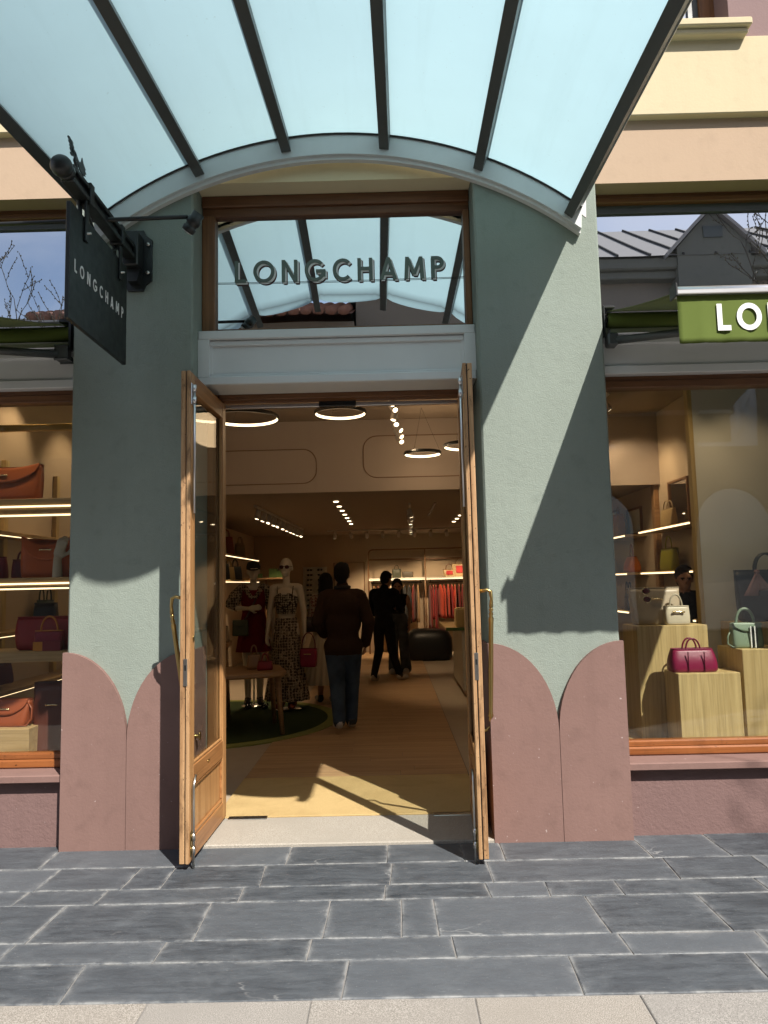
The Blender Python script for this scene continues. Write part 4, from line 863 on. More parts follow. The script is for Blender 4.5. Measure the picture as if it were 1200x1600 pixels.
REDG, CORAL, WHT, BLK, DRED, CAMEL = (.28, .014, .012), (.46, .06, .03), (.5, .45, .36), (.012, .012, .012), (.13, .012, .01), (.25, .15, .07)
lx = -.40; i = 0
for gi, (col, L, nm) in enumerate([(CAMEL, .75, 'camel'), (DRED, .8, 'dark red'), (WHT, .7, 'white'), (CAMEL, .72, 'camel'), (WHT, .72, 'white'), (WHT, .78, 'white'), (BLK, .8, 'black'), (BLK, .78, 'black'), (BLK, .82, 'black'), (DRED, .8, 'dark red'), (CAMEL, .8, 'camel')]):
    garment(lx, col, L, nm + ' garment, ' + ORD[gi] + ' from the left on the rail beside the standing couple', 'garments on the left rail'); lx += .098
lx = .85
for gi, (col, L, nm) in enumerate([(DRED, .95, 'dark red'), (REDG, .75, 'red'), (REDG, .98, 'red'), (CORAL, .72, 'coral'), (CORAL, .74, 'coral'), (CORAL, .72, 'coral'), (REDG, .74, 'red'), (CORAL, .76, 'coral'), (DRED, .95, 'dark red'), (DRED, .9, 'dark red'), (BLK, .6, 'black'), (CAMEL, .8, 'camel'), (REDG, .55, 'red'), (DRED, .6, 'dark red')]):
    garment(lx, col, L, nm + ' garment, ' + ORD[gi] + ' from the left on the rail under the straw bags', 'garments on the right rail'); lx += .062 + rnd.uniform(0, .03)
bag('boxy dark green bag on the shelf of the clothes rack', (.12, 11.62, 1.661), .19, .19, .12, (.05, .055, .035), 0, 1, .9, 'one', .09)
bag('low dark clutch beside the boxy bag on the rack shelf', (.36, 11.62, 1.661), .24, .13, .1, (.06, .05, .035), 0, 1, .9)
for q, (x, w_, h_) in enumerate(((1.28, .28, .16), (1.52, .36, .28))):
    b_ = bag(('small' if q == 0 else 'large') + ' straw bag with coral panel on the rack shelf', (x, 11.62, 1.661), w_ * .8, h_, .14, (.42, .30, .15), 0, 1.3, .7, 'one', .12, hcol=(.2, .08, .04)); obj('coral_panel', MB().box(-w_ * .26, w_ * .26, -.085, -.072, h_ * .3, h_ * .85), lc((.5, .05, .05)), b_)
# sofa-like black pouf, counter, eyewear wall
rings = [srect(w_, d_, z, 40, .5) for w_, d_, z in ((.80, .6, 0), (.90, .66, .05), (.94, .7, .25), (.92, .68, .42), (.80, .6, .54), (.6, .42, .60), (.25, .2, .58))]
pf = thing('pouf', 'big black leather pouf before the clothes rack', 'pouf', (.72, 10.3, .02)); obj('cushion', MB().loft(rings), lc(BLACK), pf); obj('base', MB().loft([srect(.82, .62, -.006, 40, .5), srect(.82, .62, .0, 40, .5)]), M_['black'], pf)
ct = thing('sales_counter', 'pale oak sales counter with green top edge at the right', 'counter', (0, 0, 0))
obj('body', MB().box(.93, 1.75, 5.4, 6.9, .10, .90, 0, .004), M_['part'], ct); obj('foot', MB().box(.97, 1.72, 5.44, 6.86, .0125, .10), M_['oaktable'], ct); obj('top', MB().box(.72, 1.8, 5.35, 6.95, .9005, .935, 0, .004), M_['oakx'], ct)
obj('green_edge', MB().box(.715, 1.805, 5.342, 5.3495, .896, .938), paint('green_counter_edge', (.06, .13, .03), .4), ct)
tag(obj('counter_box', MB().box(.86, 1.15, 5.45, 5.7, .9355, 1.18, 0, .006).box(.88, 1.13, 5.47, 5.68, 1.18, 1.195, 0, .004), M_['oak']), 'pale display box standing on the counter', 'box')
ew = thing('eyewear_display', 'wall display with eight rows of sunglasses', 'eyewear display', (-1.72, 11.98, 0))
obj('back_board', MB().box(-.27, .27, -.02, .015, 1.02, 1.95, 0, .003), M_['part'], ew)
obj('bottom_ledge', MB().box(-.3, .3, -.12, .01, .96, 1.0, 0, .003), paint('lime_ledge', (.18, .22, .05), .5), ew)
for r_ in range(8):
    z = 1.07 + r_ * .112; obj('glass_shelf', MB().box(-.26, .26, -.09, -.0205, z, z + .006), M_['part'], ew)
    for c_ in range(2):
        x = -.12 + .24 * c_ + rnd.uniform(-.01, .01); mb = MB()
        for s_ in (-1, 1): mb.ball((x + s_ * .034, -.075, z + .028), (.030, .006, .022), 6)
        mb.tube([(x - .01, -.078, z + .035), (x + .01, -.078, z + .035)], .003, 5).tube([(x - .066, -.07, z + .034), (x - .07, -.025, z + .034)], .003, 5).tube([(x + .066, -.07, z + .034), (x + .07, -.025, z + .034)], .003, 5)
        tag(obj('sunglasses', mb, lc((.012, .01, .01), .2), None, (-1.72, 11.98, .0)), ('left' if c_ == 0 else 'right') + ' pair of sunglasses in the ' + ORD[7 - r_] + ' row from the top of the eyewear display', 'sunglasses', 'sunglasses on the eyewear display')
hs = thing('wall_shelf', 'small oak shelf with green boxes behind the mannequin heads', 'shelf', (-2.35, 9.2, 1.70)); obj('board', MB().box(-.42, .42, -.12, .12, -.03, 0, 0, .003), M_['oaktable'], hs); obj('support', MB().tube([(0, 0, -1.69), (0, 0, -.03)], .02, 8), M_['rack'], hs)
for q, (x, w_, h_) in enumerate(((-.12, .10, .08), (.14, .16, .17), (.28, .12, .12))): tag(obj('green_box', MB().box(-w_ / 2, w_ / 2, -.06, .06, 0, h_, 0, .004), paint('box_green_%d' % q, (.09, .17, .05), .6), None, (-2.35 + x, 9.2, 1.7005)), ('lowest' if q == 0 else 'tallest' if q == 1 else 'middle height') + ' green gift box on the small shelf behind the mannequins', 'box', 'green gift boxes')
for k, z in enumerate((2.07, 1.66)):
    s_ = thing('wall_shelf', 'lit oak shelf on the left wall deep in the shop, ' + ('upper' if k == 0 else 'lower'), 'shelf', (0, 0, 0), 0, 'deep left wall shelves')
    obj('board', MB().box(-3.0995, -2.55, 6.6, 9.6, z - .03, z, 0, .003), M_['oakx'], s_); obj('led_strip', MB().box(-2.575, -2.555, 6.6, 9.6, z - .04, z - .0305), M_['led'], s_)
for q, (y_, z, col, w_, h_, lab) in enumerate(((7.0, 2.07, (.42, .30, .16), .22, .25, 'pale straw bag at the near end of the upper deep shelf'), (7.5, 2.07, (.28, .06, .025), .26, .30, 'rust brown bag on the upper deep shelf'), (8.6, 2.07, (.36, .26, .14), .2, .25, 'beige bag at the far end of the upper deep shelf'), (6.9, 1.66, BLACK, .2, .22, 'black bag at the near end of the lower deep shelf'), (7.3, 1.66, BLACK, .2, .26, 'tall black bag on the lower deep shelf'), (7.7, 1.66, (.4, .26, .1), .2, .22, 'tan bag between black bags on the lower deep shelf'), (8.2, 1.66, BLACK, .24, .24, 'black bag at the far end of the lower deep shelf'))):
    bag(lab, (-2.72, y_, z), w_, h_, .14, col, R(30), .8, .5, 'two', .12)
tag(obj('wall_poster', MB().box(-3.0990, -3.09, 7.1, 7.8, 2.12, 2.55), M_['rack']), 'dark panel leaning on the left wall above the upper deep shelf', 'panel')
dr = thing('back_door', 'thin framed door outline in the back wall beside the rack', 'door', (0, 11.99, 0)); obj('leaf', MB().box(-1.28, -.62, -.012, .008, .0125, 2.02), M_['wallin'], dr); obj('frame', MB().tube([(-1.29, -.012, .02), (-1.29, -.012, 2.03), (-.61, -.012, 2.03), (-.61, -.012, .02)], .01, 6), M_['rack'], dr)

# ------------------------------------------------------------------ figures grown from a distance field (one continuous skin each)
def _caps(P, a, b, ra, rb):
    a = np.array(a, float); b = np.array(b, float); ba = b - a; L2 = max(1e-9, ba @ ba); t = np.clip(((P - a) @ ba) / L2, 0, 1)
    return np.linalg.norm(P - a - t[..., None] * ba, axis=-1) - (ra + (rb - ra) * t)
def _ell(P, c, r, rot=None):
    q = P - np.array(c, float)
    if rot is not None: q = q @ np.array(rot)
    r = np.array(r, float); k0 = np.linalg.norm(q / r, axis=-1); k1 = np.linalg.norm(q / (r * r), axis=-1); return np.where(k1 < 1e-9, -r.min(), k0 * (k0 - 1) / np.maximum(k1, 1e-9))
def grow(name, prims, mats, parent, res=.009, k=.016, hem=()):
    """prims: ('c',a,b,ra,rb,mat) or ('e',c,r,mat[,rot]); smooth union, surface nets"""
    lo = np.array([9.] * 3); hi = -lo; bb = []
    for p in prims:
        if p[0] == 'c': m = max(p[3], p[4]); a, b = np.array(p[1]), np.array(p[2]); l, h = np.minimum(a, b) - m, np.maximum(a, b) + m
        else: m = max(p[2]); l, h = np.array(p[1]) - m, np.array(p[1]) + m
        bb.append((l, h)); lo = np.minimum(lo, l); hi = np.maximum(hi, h)
    lo = lo - 3 * res; dim = np.ceil((hi + 3 * res - lo) / res).astype(int) + 1
    D = np.full(dim, .3); B = np.full(dim, 9.0); MI = np.zeros(dim, np.int8); ax = [lo[i] + res * np.arange(dim[i]) for i in range(3)]
    for p, (l, h) in zip(prims, bb):
        i0 = np.maximum(0, np.floor((l - lo) / res).astype(int) - int(k / res) - 3); i1 = np.minimum(dim, np.ceil((h - lo) / res).astype(int) + int(k / res) + 4)
        sl = tuple(slice(a, b) for a, b in zip(i0, i1)); P = np.stack(np.meshgrid(*[ax[i][sl[i]] for i in range(3)], indexing='ij'), -1)
        if p[0] == 'c': d = _caps(P, p[1], p[2], p[3], p[4]); mi = p[5]
        else: d = _ell(P, p[1], p[2], p[4] if len(p) > 4 else None); mi = p[3]
        o = D[sl]; hh = np.clip(.5 + .5 * (o - d) / k, 0, 1); D[sl] = o * (1 - hh) + d * hh - k * hh * (1 - hh)
        w = d < B[sl]; B[sl][w] = d[w]; MI[sl][w] = mi
    S = D < 0; nx, ny, nz = dim - 1
    cs = [(a, b, c) for a in (0, 1) for b in (0, 1) for c in (0, 1)]
    cnt = sum(S[a:a + nx, b:b + ny, c:c + nz].astype(np.int8) for a, b, c in cs); act = (cnt > 0) & (cnt < 8); idx = np.argwhere(act); ID = np.full((nx, ny, nz), -1); ID[act] = np.arange(len(idx))
    acc = np.zeros((len(idx), 3)); num = np.zeros(len(idx))
    for e in [(i, j) for i in range(8) for j in range(i + 1, 8) if sum(abs(cs[i][q] - cs[j][q]) for q in range(3)) == 1]:
        A, Bc = np.array(cs[e[0]]), np.array(cs[e[1]]); da = D[tuple((idx + A).T)]; db_ = D[tuple((idx + Bc).T)]; m = (da < 0) != (db_ < 0); t = np.where(m, da / np.where(m, da - db_, 1), 0); acc += np.where(m[:, None], A + t[:, None] * (Bc - A), 0); num += m
    V = lo + res * (idx + acc / num[:, None]); F = []
    for axx in range(3):
        u, v = [(1, 2), (2, 0), (0, 1)][axx]; sl0 = [slice(None)] * 3; sl1 = [slice(None)] * 3; sl0[axx] = slice(0, -1); sl1[axx] = slice(1, None)
        a, b = S[tuple(sl0)], S[tuple(sl1)]; E_ = np.argwhere(a != b); E_ = E_[(E_[:, u] > 0) & (E_[:, v] > 0) & (E_[:, u] < dim[u] - 1) & (E_[:, v] < dim[v] - 1)]
        flip = b[tuple(E_.T)]; q = []
        for du, dv in ((-1, -1), (0, -1), (0, 0), (-1, 0)):
            e = E_.copy(); e[:, u] += du; e[:, v] += dv; q.append(ID[tuple(e.T)])
        q = np.stack(q, 1); q[flip] = q[flip][:, ::-1]; F.append(q)
    F = np.concatenate(F); F = F[(F >= 0).all(1)]
    me = bpy.data.meshes.new(name); me.vertices.add(len(V)); me.vertices.foreach_set('co', V.astype(np.float32).ravel()); me.loops.add(len(F) * 4); me.loops.foreach_set('vertex_index', F.astype(np.int32).ravel())
    me.polygons.add(len(F)); me.polygons.foreach_set('loop_start', np.arange(0, len(F) * 4, 4, dtype=np.int32)); me.polygons.foreach_set('loop_total', np.full(len(F), 4, np.int32))
    fc = V[F].mean(1); gi = np.clip(np.rint((fc - lo) / res).astype(int), 0, dim - 1); mi_ = MI[tuple(gi.T)].astype(np.int32)
    for a_, z0_, z1_, b2 in hem: mi_[(mi_ == a_) & (fc[:, 2] > z0_) & (fc[:, 2] < z1_)] = b2
    me.polygons.foreach_set('material_index', mi_); me.polygons.foreach_set('use_smooth', np.ones(len(F), bool)); me.update(calc_edges=True); me.validate()
    return obj(name, me, mats, parent)
V3 = lambda *a: np.array(a, float)
def unit(v): v = np.array(v, float); return v / np.linalg.norm(v)
def hand(wr, dr_, nrm, mi, curl=.5, s=1.0, side=1):
    """palm and five bent fingers; dr_ along the hand, nrm towards the palm side"""
    d = unit(dr_); nm = np.array(nrm, float); nm = unit(nm - d * (nm @ d)); sd = np.cross(d, nm) * side; wr = np.array(wr, float); P = []
    rot = np.stack([sd, d, nm], 1); P.append(('e', wr + d * .05 * s, (.038 * s, .055 * s, .017 * s), mi, rot))
    for k, (o, L) in enumerate(((-.028, .062), (-.010, .074), (.009, .070), (.027, .056))):
        a = wr + d * .088 * s + sd * o * s; b = a + (d * math.cos(curl * .5) + nm * math.sin(curl * .5)) * L * .55 * s; c = b + (d * math.cos(curl * 1.5) + nm * math.sin(curl * 1.5)) * L * .5 * s
        P += [('c', a, b, .0095 * s, .0085 * s, mi), ('c', b, c, .0085 * s, .007 * s, mi)]
    a = wr + d * .03 * s - sd * .030 * s; b = a + (d * .6 - sd * .65 + nm * .3) * .042 * s; c = b + (d * .9 - sd * .1 + nm * .3) * .035 * s
    return P + [('c', a, b, .012 * s, .010 * s, mi), ('c', b, c, .010 * s, .008 * s, mi)]
def head(c, mi, hair, tilt=0, turn=0, long=False, bald=False, feat=True, hi=1):
    c = V3(*c); rot = np.array((Matrix.Rotation(turn, 3, 'Z') @ Matrix.Rotation(tilt, 3, 'X'))); T = lambda x, y, z: c + rot @ V3(x, y, z)
    P = [('e', T(0, -.008, .02), (.076, .096, .098), mi, rot), ('e', T(0, .025, -.055), (.054, .065, .062), mi, rot), ('c', T(0, .084, .005), T(0, .103, -.028), .010, .014, mi), ('e', T(0, .086, -.066), (.024, .012, .007), mi, rot), ('e', T(0, .088, -.078), (.020, .012, .007), mi, rot), ('e', T(0, .078, -.102), (.022, .018, .016), mi, rot),
         ('e', T(.077, -.01, -.015), (.010, .020, .032), mi, rot), ('e', T(-.077, -.01, -.015), (.010, .020, .032), mi, rot), ('e', T(.03, .079, .022), (.022, .014, .008), mi, rot), ('e', T(-.03, .079, .022), (.022, .014, .008), mi, rot)]
    if feat: P += [('e', T(.031, .083, .003), (.012, .008, .006), hair, rot), ('e', T(-.031, .083, .003), (.012, .008, .006), hair, rot)]
    if not bald:
        P += [('e', T(0, -.02, .038), (.086, .102, .096), hair, rot), ('e', T(0, -.055, -.01), (.078, .068, .085), hair, rot), ('e', T(0, .03, .092), (.07, .062, .034), hair, rot)]
        if long: P += [('c', T(0, -.07, .0), T(0, -.085, -.28), .085, .060, hair), ('c', T(.05, -.05, 0), T(.06, -.05, -.22), .045, .04, hair), ('c', T(-.05, -.05, 0), T(-.06, -.05, -.22), .045, .04, hair)]
    return P
SKIN = fabric('skin', (.36, .20, .13), .55, 0, 200, .06); HAIRB = fabric('black_hair', (.008, .006, .005), .8, 0, 120); HAIRD = fabric('dark_brown_hair', (.016, .010, .007), .8, 0, 120)
def jeans_m(name, c): 
    n = NT(name); col = n.mix(n.ramp(n.noise(5, 4), .35, .7), sc(c, .65), sc(c, 1.35)); n.bump(n.noise(16, 4), .5, .012); return n.set(col, .9, spec=.2)
def cloth_m(name, c, fold=.5):
    n = NT(name); n.bump(n.noise(7, 5, .6, .9), fold, .07); return n.set(n.mix(n.noise(6, 4), sc(c, .85), sc(c, 1.15)), .9, spec=.15)
def legs(P, hw, pts, mi, shoe, r=(.092, .066, .05), sole=None, flare=0):
    """pts: per leg (hip, knee, ankle, toe direction)"""
    for hip, kn, an, td in pts:
        hip, kn, an = V3(*hip), V3(*kn), V3(*an); P += [('c', hip, kn, r[0], r[1], mi), ('c', kn, an, r[1], r[2] + flare, mi)]
        td = unit((*td, 0)); f = an + td * .055; f = V3(f[0], f[1], an[2] - .035); rot = np.stack([np.array([td[1], -td[0], 0]), td, V3(0, 0, 1)], 1)
        P += [('e', f + td * .03, (.047, .125, .042), shoe, rot), ('e', an - td * .01 + V3(0, 0, -.02), (.042, .06, .05), shoe, rot)]
        if sole is not None: P += [('e', f + td * .03 + V3(0, 0, -.026), (.050, .132, .018), sole, rot)]
    return P

# man in the brown jacket walking in
t = thing('person', 'man in brown jacket, blue jeans and white sneakers walking into the shop', 'person', (-.53, 3.35, .022), R(8))
P = []
P += [('e', (0, 0, .98), (.17, .125, .14), 2), ('e', (0, -.005, 1.12), (.195, .145, .20), 2), ('e', (0, -.01, 1.30), (.205, .15, .17), 2), ('c', (-.15, -.005, 1.405), (.15, -.005, 1.405), .075, .075, 2), ('e', (0, 0, .87), (.205, .15, .15), 2), ('c', (0, -.01, 1.42), (0, .0, 1.50), .075, .066, 2), ('c', (0, 0, 1.46), (0, .015, 1.57), .056, .054, 0)]
P += [('c', (.19, 0, 1.39), (.27, -.06, 1.12), .074, .066, 2), ('c', (.27, -.06, 1.12), (.245, .05, .90), .068, .056, 2), ('c', (-.19, 0, 1.39), (-.27, -.03, 1.13), .074, .066, 2), ('c', (-.27, -.03, 1.13), (-.20, .13, 1.0), .066, .054, 2)]
P += hand((.243, .055, .89), (-.1, .25, -1), (-1, .3, 0), 0, .6, .95, -1) + hand((-.195, .135, .99), (.4, .8, -.3), (1, 0, -.3), 0, .9, 1, 1)
P += head((0, .015, 1.635), 0, 1, 0, R(-14))
legs(P, .1, [((.095, 0, .86), (.09, .09, .47), (.075, .03, .095), (.12, 1)), ((-.095, 0, .86), (-.07, -.02, .47), (-.07, -.21, .13), (-.1, 1))], 3, 4, (.112, .083, .064), 4)
b_ = grow('body', P, [SKIN, HAIRB, cloth_m('brown_jacket_cloth', (.040, .022, .014)), jeans_m('blue_denim', (.050, .075, .115)), plain('white_sneaker_leather', (.62, .60, .56), .5)], t, hem=((2, .5, .785, 3), (3, .785, 1.2, 2)))
obj('collar', MB().tube([(.075 * math.cos(a), .002 + .07 * math.sin(a), 1.495) for a in [2 * math.pi * k / 16 for k in range(16)]], .02, 6, 0, True), lc((.012, .01, .009), .8), t)
obj('heel_tab', MB().box(.045, .105, -.062, -.045, .055, .11, 0, .006), M_['black'], t); obj('side_stripe', MB().add([(.128, .05, .04), (.128, .075, .04), (.122, .10, .075), (.122, .08, .075), (.125, .062, .055), (.122, .03, .075), (.122, .012, .075)], [(0, 1, 2, 3, 4, 5, 6)]), M_['black'], t)
# dark man leaning towards the woman
t = thing('person', 'man all in black leaning towards the woman, light sneakers', 'person', (-.14, 7.05, .022), R(-28))
P = [('e', (0, 0, .95), (.155, .115, .13), 2), ('e', (0, .0, 1.10), (.16, .115, .18), 2), ('e', (0, .02, 1.28), (.195, .13, .16), 2), ('c', (-.165, .035, 1.385), (.165, .035, 1.385), .068, .068, 2), ('c', (0, .04, 1.40), (.0, .09, 1.52), .058, .054, 0), ('c', (0, .03, 1.38), (0, .05, 1.45), .075, .066, 2)]
P += [('c', (.20, .04, 1.37), (.25, .10, 1.11), .066, .055, 2), ('c', (.25, .10, 1.11), (.12, .29, 1.10), .055, .042, 2), ('c', (-.20, .04, 1.37), (-.25, .02, 1.10), .066, .055, 2), ('c', (-.25, .02, 1.10), (-.18, .20, 1.0), .055, .042, 2)]
P += hand((.115, .30, 1.10), (-.6, .8, .1), (0, 0, 1), 0, .8) + hand((-.175, .205, .995), (.3, 1, 0), (1, 0, 0), 0, .8, 1, -1)
P += head((0, .12, 1.59), 0, 1, R(-20))
legs(P, .1, [((.09, 0, .88), (.11, .06, .48), (.16, .20, .09), (.25, 1)), ((-.09, 0, .88), (-.10, .02, .48), (-.14, -.10, .09), (-.15, 1))], 3, 4, (.095, .07, .052), 4)
grow('body', P, [SKIN, HAIRB, cloth_m('black_shirt_cloth', (.010, .010, .012)), cloth_m('black_trouser_cloth', (.012, .012, .014)), plain('grey_sneaker', (.38, .33, .28), .6)], t, .010)
# woman with hand at her chin
t = thing('person', 'woman in black top and wide jeans with a hand at her mouth', 'person', (.10, 8.0, .022), R(168))
P = [('e', (0, 0, .93), (.16, .115, .13), 3), ('e', (0, .0, 1.06), (.125, .095, .14), 2), ('e', (0, .01, 1.20), (.15, .11, .13), 2), ('c', (-.13, 0, 1.29), (.13, 0, 1.29), .052, .052, 2), ('c', (0, 0, 1.30), (0, .015, 1.40), .046, .044, 0)]
P += [('c', (.16, 0, 1.28), (.185, .05, 1.05), .044, .036, 0), ('c', (.185, .05, 1.05), (.05, .13, 1.27), .035, .024, 0), ('c', (-.16, 0, 1.28), (-.21, -.02, 1.04), .044, .036, 0), ('c', (-.21, -.02, 1.04), (-.20, .04, .84), .035, .024, 0)]
P += hand((.047, .135, 1.28), (-.4, .0, 1), (0, -1, .2), 0, .9, .9) + hand((-.20, .042, .835), (0, .2, -1), (1, 0, 0), 0, .4, .9)
P += head((0, .02, 1.475), 0, 1, R(-6), R(12), True)
legs(P, .1, [((.085, 0, .88), (.09, .03, .47), (.09, .02, .09), (.1, 1)), ((-.085, 0, .88), (-.09, .02, .47), (-.11, -.04, .09), (-.15, 1))], 3, 4, (.095, .08, .072), 4, .02)
grow('body', P, [SKIN, HAIRB, cloth_m('black_top_cloth', (.009, .009, .010)), jeans_m('grey_denim', (.085, .09, .095)), plain('white_shoe', (.5, .45, .4), .6)], t, .010)
# woman in the white skirt, back towards the door
t = thing('person', 'woman with long black hair, printed top and white pleated skirt', 'person', (-.86, 5.05, .022), R(14))
P = [('e', (0, 0, .95), (.15, .11, .12), 2), ('e', (0, 0, 1.10), (.125, .095, .15), 2), ('e', (0, .0, 1.25), (.155, .11, .14), 2), ('c', (-.135, 0, 1.345), (.135, 0, 1.345), .055, .055, 2), ('c', (0, 0, 1.36), (0, .015, 1.47), .046, .044, 0)]
P += [('c', (.165, 0, 1.335), (.20, .03, 1.08), .05, .04, 2), ('c', (.20, .03, 1.08), (.15, .2, .98), .036, .026, 0), ('c', (-.165, 0, 1.335), (-.21, -.01, 1.09), .05, .04, 2), ('c', (-.21, -.01, 1.09), (-.16, .17, 1.0), .036, .026, 0)]
P += hand((.148, .205, .978), (-.2, 1, -.1), (-1, 0, 0), 0, .7, .9) + hand((-.158, .175, .998), (.2, 1, -.1), (1, 0, 0), 0, .7, .9, -1)
P += head((0, .015, 1.555), 0, 1, 0, R(-10), True)
legs(P, .1, [((.075, 0, .88), (.07, .02, .46), (.07, -.02, .085), (.1, 1)), ((-.075, 0, .88), (-.07, .02, .46), (-.08, .08, .085), (-.1, 1))], 0, 4, (.08, .052, .034))
def printed(name, a, b, scale, c=None):
    n = NT(name); v = n.voro(scale, 'F1', None, 'Distance', .35); w = n.ramp(v, .42, .50); w2 = n.ramp(n.voro(scale * 1.9, 'F1', n.map((1, 1, 1), (.3, .1, .2)), 'Distance', .5), .40, .46)
    col = n.mix(w, a, b); col = n.mix(n.math('MULTIPLY', w2, .6), col, c or a); return n.set(col, .85, spec=.15)
grow('body', P, [SKIN, HAIRB, printed('printed_blouse', (.34, .27, .20), (.12, .02, .02), 22), SKIN, plain('black_flat_shoe', (.01, .01, .01), .4)], t, .010)
def skirt(parent, z0, z1, w0, w1, mat, pl_=18, amp=.012, dep=.75, name='skirt'):
    rings = []
    for i in range(13):
        q = i / 12; z = z0 + (z1 - z0) * q; w_ = w0 + (w1 - w0) * q ** .9; rings.append([((w_ + amp * q * math.sin(pl_ * a) + amp * .6 * q * math.sin(5 * a + 1)) * math.cos(a), (w_ * dep + amp * q * math.sin(pl_ * a)) * math.sin(a), z) for a in [2 * math.pi * k / 108 for k in range(108)]])
    return obj(name, MB().loft(rings, 0, (False, False)), mat, parent)
skirt(t, 1.0, .265, .145, .35, fabric('white_pleated_cloth', (.50, .43, .33), .9, 0, 200, .05), 26, .014)
obj('shoulder_bag', MB().loft([srect(.22, .08, .93 + .0, 20), srect(.26, .10, 1.03, 20), srect(.24, .06, 1.12, 20)]), lc((.03, .018, .012)), t, (-.18, -.10, 0)); obj('bag_strap', MB().tube([(-.18, -.13, 1.10), (-.12, -.12, 1.3), (-.06, -.05, 1.40), (0, .09, 1.28)], .013, 6), lc((.28, .2, .13)), t)
# person behind the right window display
t = thing('person', 'person in dark top standing in the shop, seen through the right window', 'person', (2.90, 2.75, .012), R(158))
P = [('e', (0, 0, .95), (.16, .115, .13), 3), ('e', (0, 0, 1.08), (.15, .11, .16), 2), ('e', (0, 0, 1.25), (.175, .12, .14), 2), ('c', (-.145, 0, 1.34), (.145, 0, 1.34), .06, .06, 2), ('c', (0, 0, 1.34), (0, .015, 1.45), .05, .048, 0)]
P += [('c', (.18, 0, 1.33), (.23, .0, 1.08), .055, .045, 2), ('c', (.23, 0, 1.08), (.12, .17, 1.16), .045, .034, 2), ('c', (-.18, 0, 1.33), (-.23, .0, 1.08), .055, .045, 2), ('c', (-.23, 0, 1.08), (-.20, .08, .88), .045, .034, 2)]
P += hand((.115, .175, 1.165), (-.6, .5, .5), (0, 0, 1), 0, .8, .9) + hand((-.20, .085, .87), (0, .2, -1), (1, 0, 0), 0, .5, .9)
P += head((0, .015, 1.52), 0, 1, R(-4), R(10))
legs(P, .1, [((.085, 0, .88), (.09, .02, .47), (.09, 0, .085), (.1, 1)), ((-.085, 0, .88), (-.09, .02, .47), (-.10, 0, .085), (-.1, 1))], 3, 4, (.095, .07, .055))
grow('body', P, [SKIN, HAIRD, cloth_m('dark_knit', (.012, .014, .016)), cloth_m('dark_trousers', (.015, .016, .02)), plain('black_shoe', (.01, .01, .01), .4)], t, .012)

# ------------------------------------------------------------------ mannequins
MANN = plain('cream_mannequin_shell', (.52, .45, .36), .45)
PRINT = printed('black_white_print', (.018, .014, .012), (.42, .34, .25), 30, (.10, .07, .05)); PRINT2 = printed('monogram_print', (.45, .38, .28), (.02, .016, .014), 34, (.05, .04, .03)); DRESS = cloth_m('burgundy_dress_cloth', (.13, .010, .014), .6)
t = thing('mannequin', 'mannequin with sunglasses in patterned camisole and long patterned skirt', 'mannequin', (-1.315, 4.62, .03), R(180 - 6))
P = [('e', (0, 0, 1.02), (.15, .11, .13), 0), ('e', (0, 0, 1.20), (.112, .085, .15), 0), ('e', (0, .012, 1.37), (.145, .105, .13), 0), ('c', (-.135, 0, 1.50), (.135, 0, 1.50), .045, .045, 0), ('c', (0, 0, 1.5), (0, .01, 1.66), .045, .042, 0)]
for s_ in (-1, 1):
    P += [('c', (s_ * .165, 0, 1.49), (s_ * .215, -.01, 1.20), .046, .036, 0), ('c', (s_ * .215, -.01, 1.20), (s_ * .235, .05, .95), .035, .024, 0)] + hand((s_ * .236, .055, .935), (0, .1, -1), (-s_, .2, 0), 0, .45, 1.0, s_)
P += head((0, .012, 1.745), 0, 0, 0, 0, False, True, False); legs(P, .1, [((.08, 0, .95), (.08, .02, .52), (.075, 0, .10), (.05, 1)), ((-.08, 0, .95), (-.08, .02, .52), (-.075, 0, .10), (-.05, 1))], 0, 1, (.085, .055, .036))
grow('body', P, [MANN, lc((.28, .07, .035))], t, .008)
rings = []
for q in range(11):
    z = 1.17 + .235 * q / 10; w_, d_ = np.interp(z, [1.17, 1.25, 1.34, 1.41], [.122, .128, .153, .15]), np.interp(z, [1.17, 1.25, 1.34, 1.41], [.095, .10, .128, .118])
    rings.append([(w_ * math.cos(a), (d_ * math.sin(a) + .008), z - (.03 * math.cos(2 * a) if q == 10 else 0) - (.025 if q == 10 and abs(math.cos(a)) < .2 else 0)) for a in [2 * math.pi * k / 40 for k in range(40)]])
obj('camisole', MB().loft(rings, 0, (False, False)), PRINT2, t); obj('strap', MB().tube([(.095, .10, 1.38), (.10, .05, 1.51), (.10, -.03, 1.52), (.09, -.09, 1.40)], .006, 6), PRINT2, t); obj('strap', MB().tube([(-.095, .10, 1.38), (-.10, .05, 1.51), (-.10, -.03, 1.52), (-.09, -.09, 1.40)], .006, 6), PRINT2, t)
s1 = skirt(t, 1.12, .62, .135, .195, PRINT, 6, .006, .8); obj('skirt_flounce', MB().loft([[((w_ + .018 * math.sin(11 * a) * q) * math.cos(a), (w_ * .85 + .02 * math.sin(11 * a) * q) * math.sin(a), .625 - .50 * q) for a in [2 * math.pi * k / 96 for k in range(96)]] for q, w_ in [(i / 8, .197 + .075 * i / 8) for i in range(9)]], 0, (False, False)), PRINT, t)
gl = obj('sunglasses', MB().ball((.034, .104, 1.748), (.03, .008, .024), 8).ball((-.034, .104, 1.748), (.03, .008, .024), 8).tube([(.06, .09, 1.755), (.083, .0, 1.755)], .003, 5).tube([(-.06, .09, 1.755), (-.083, .0, 1.755)], .003, 5).tube([(-.01, .11, 1.755), (.01, .11, 1.755)], .003, 5), lc((.05, .006, .01), .15), t)
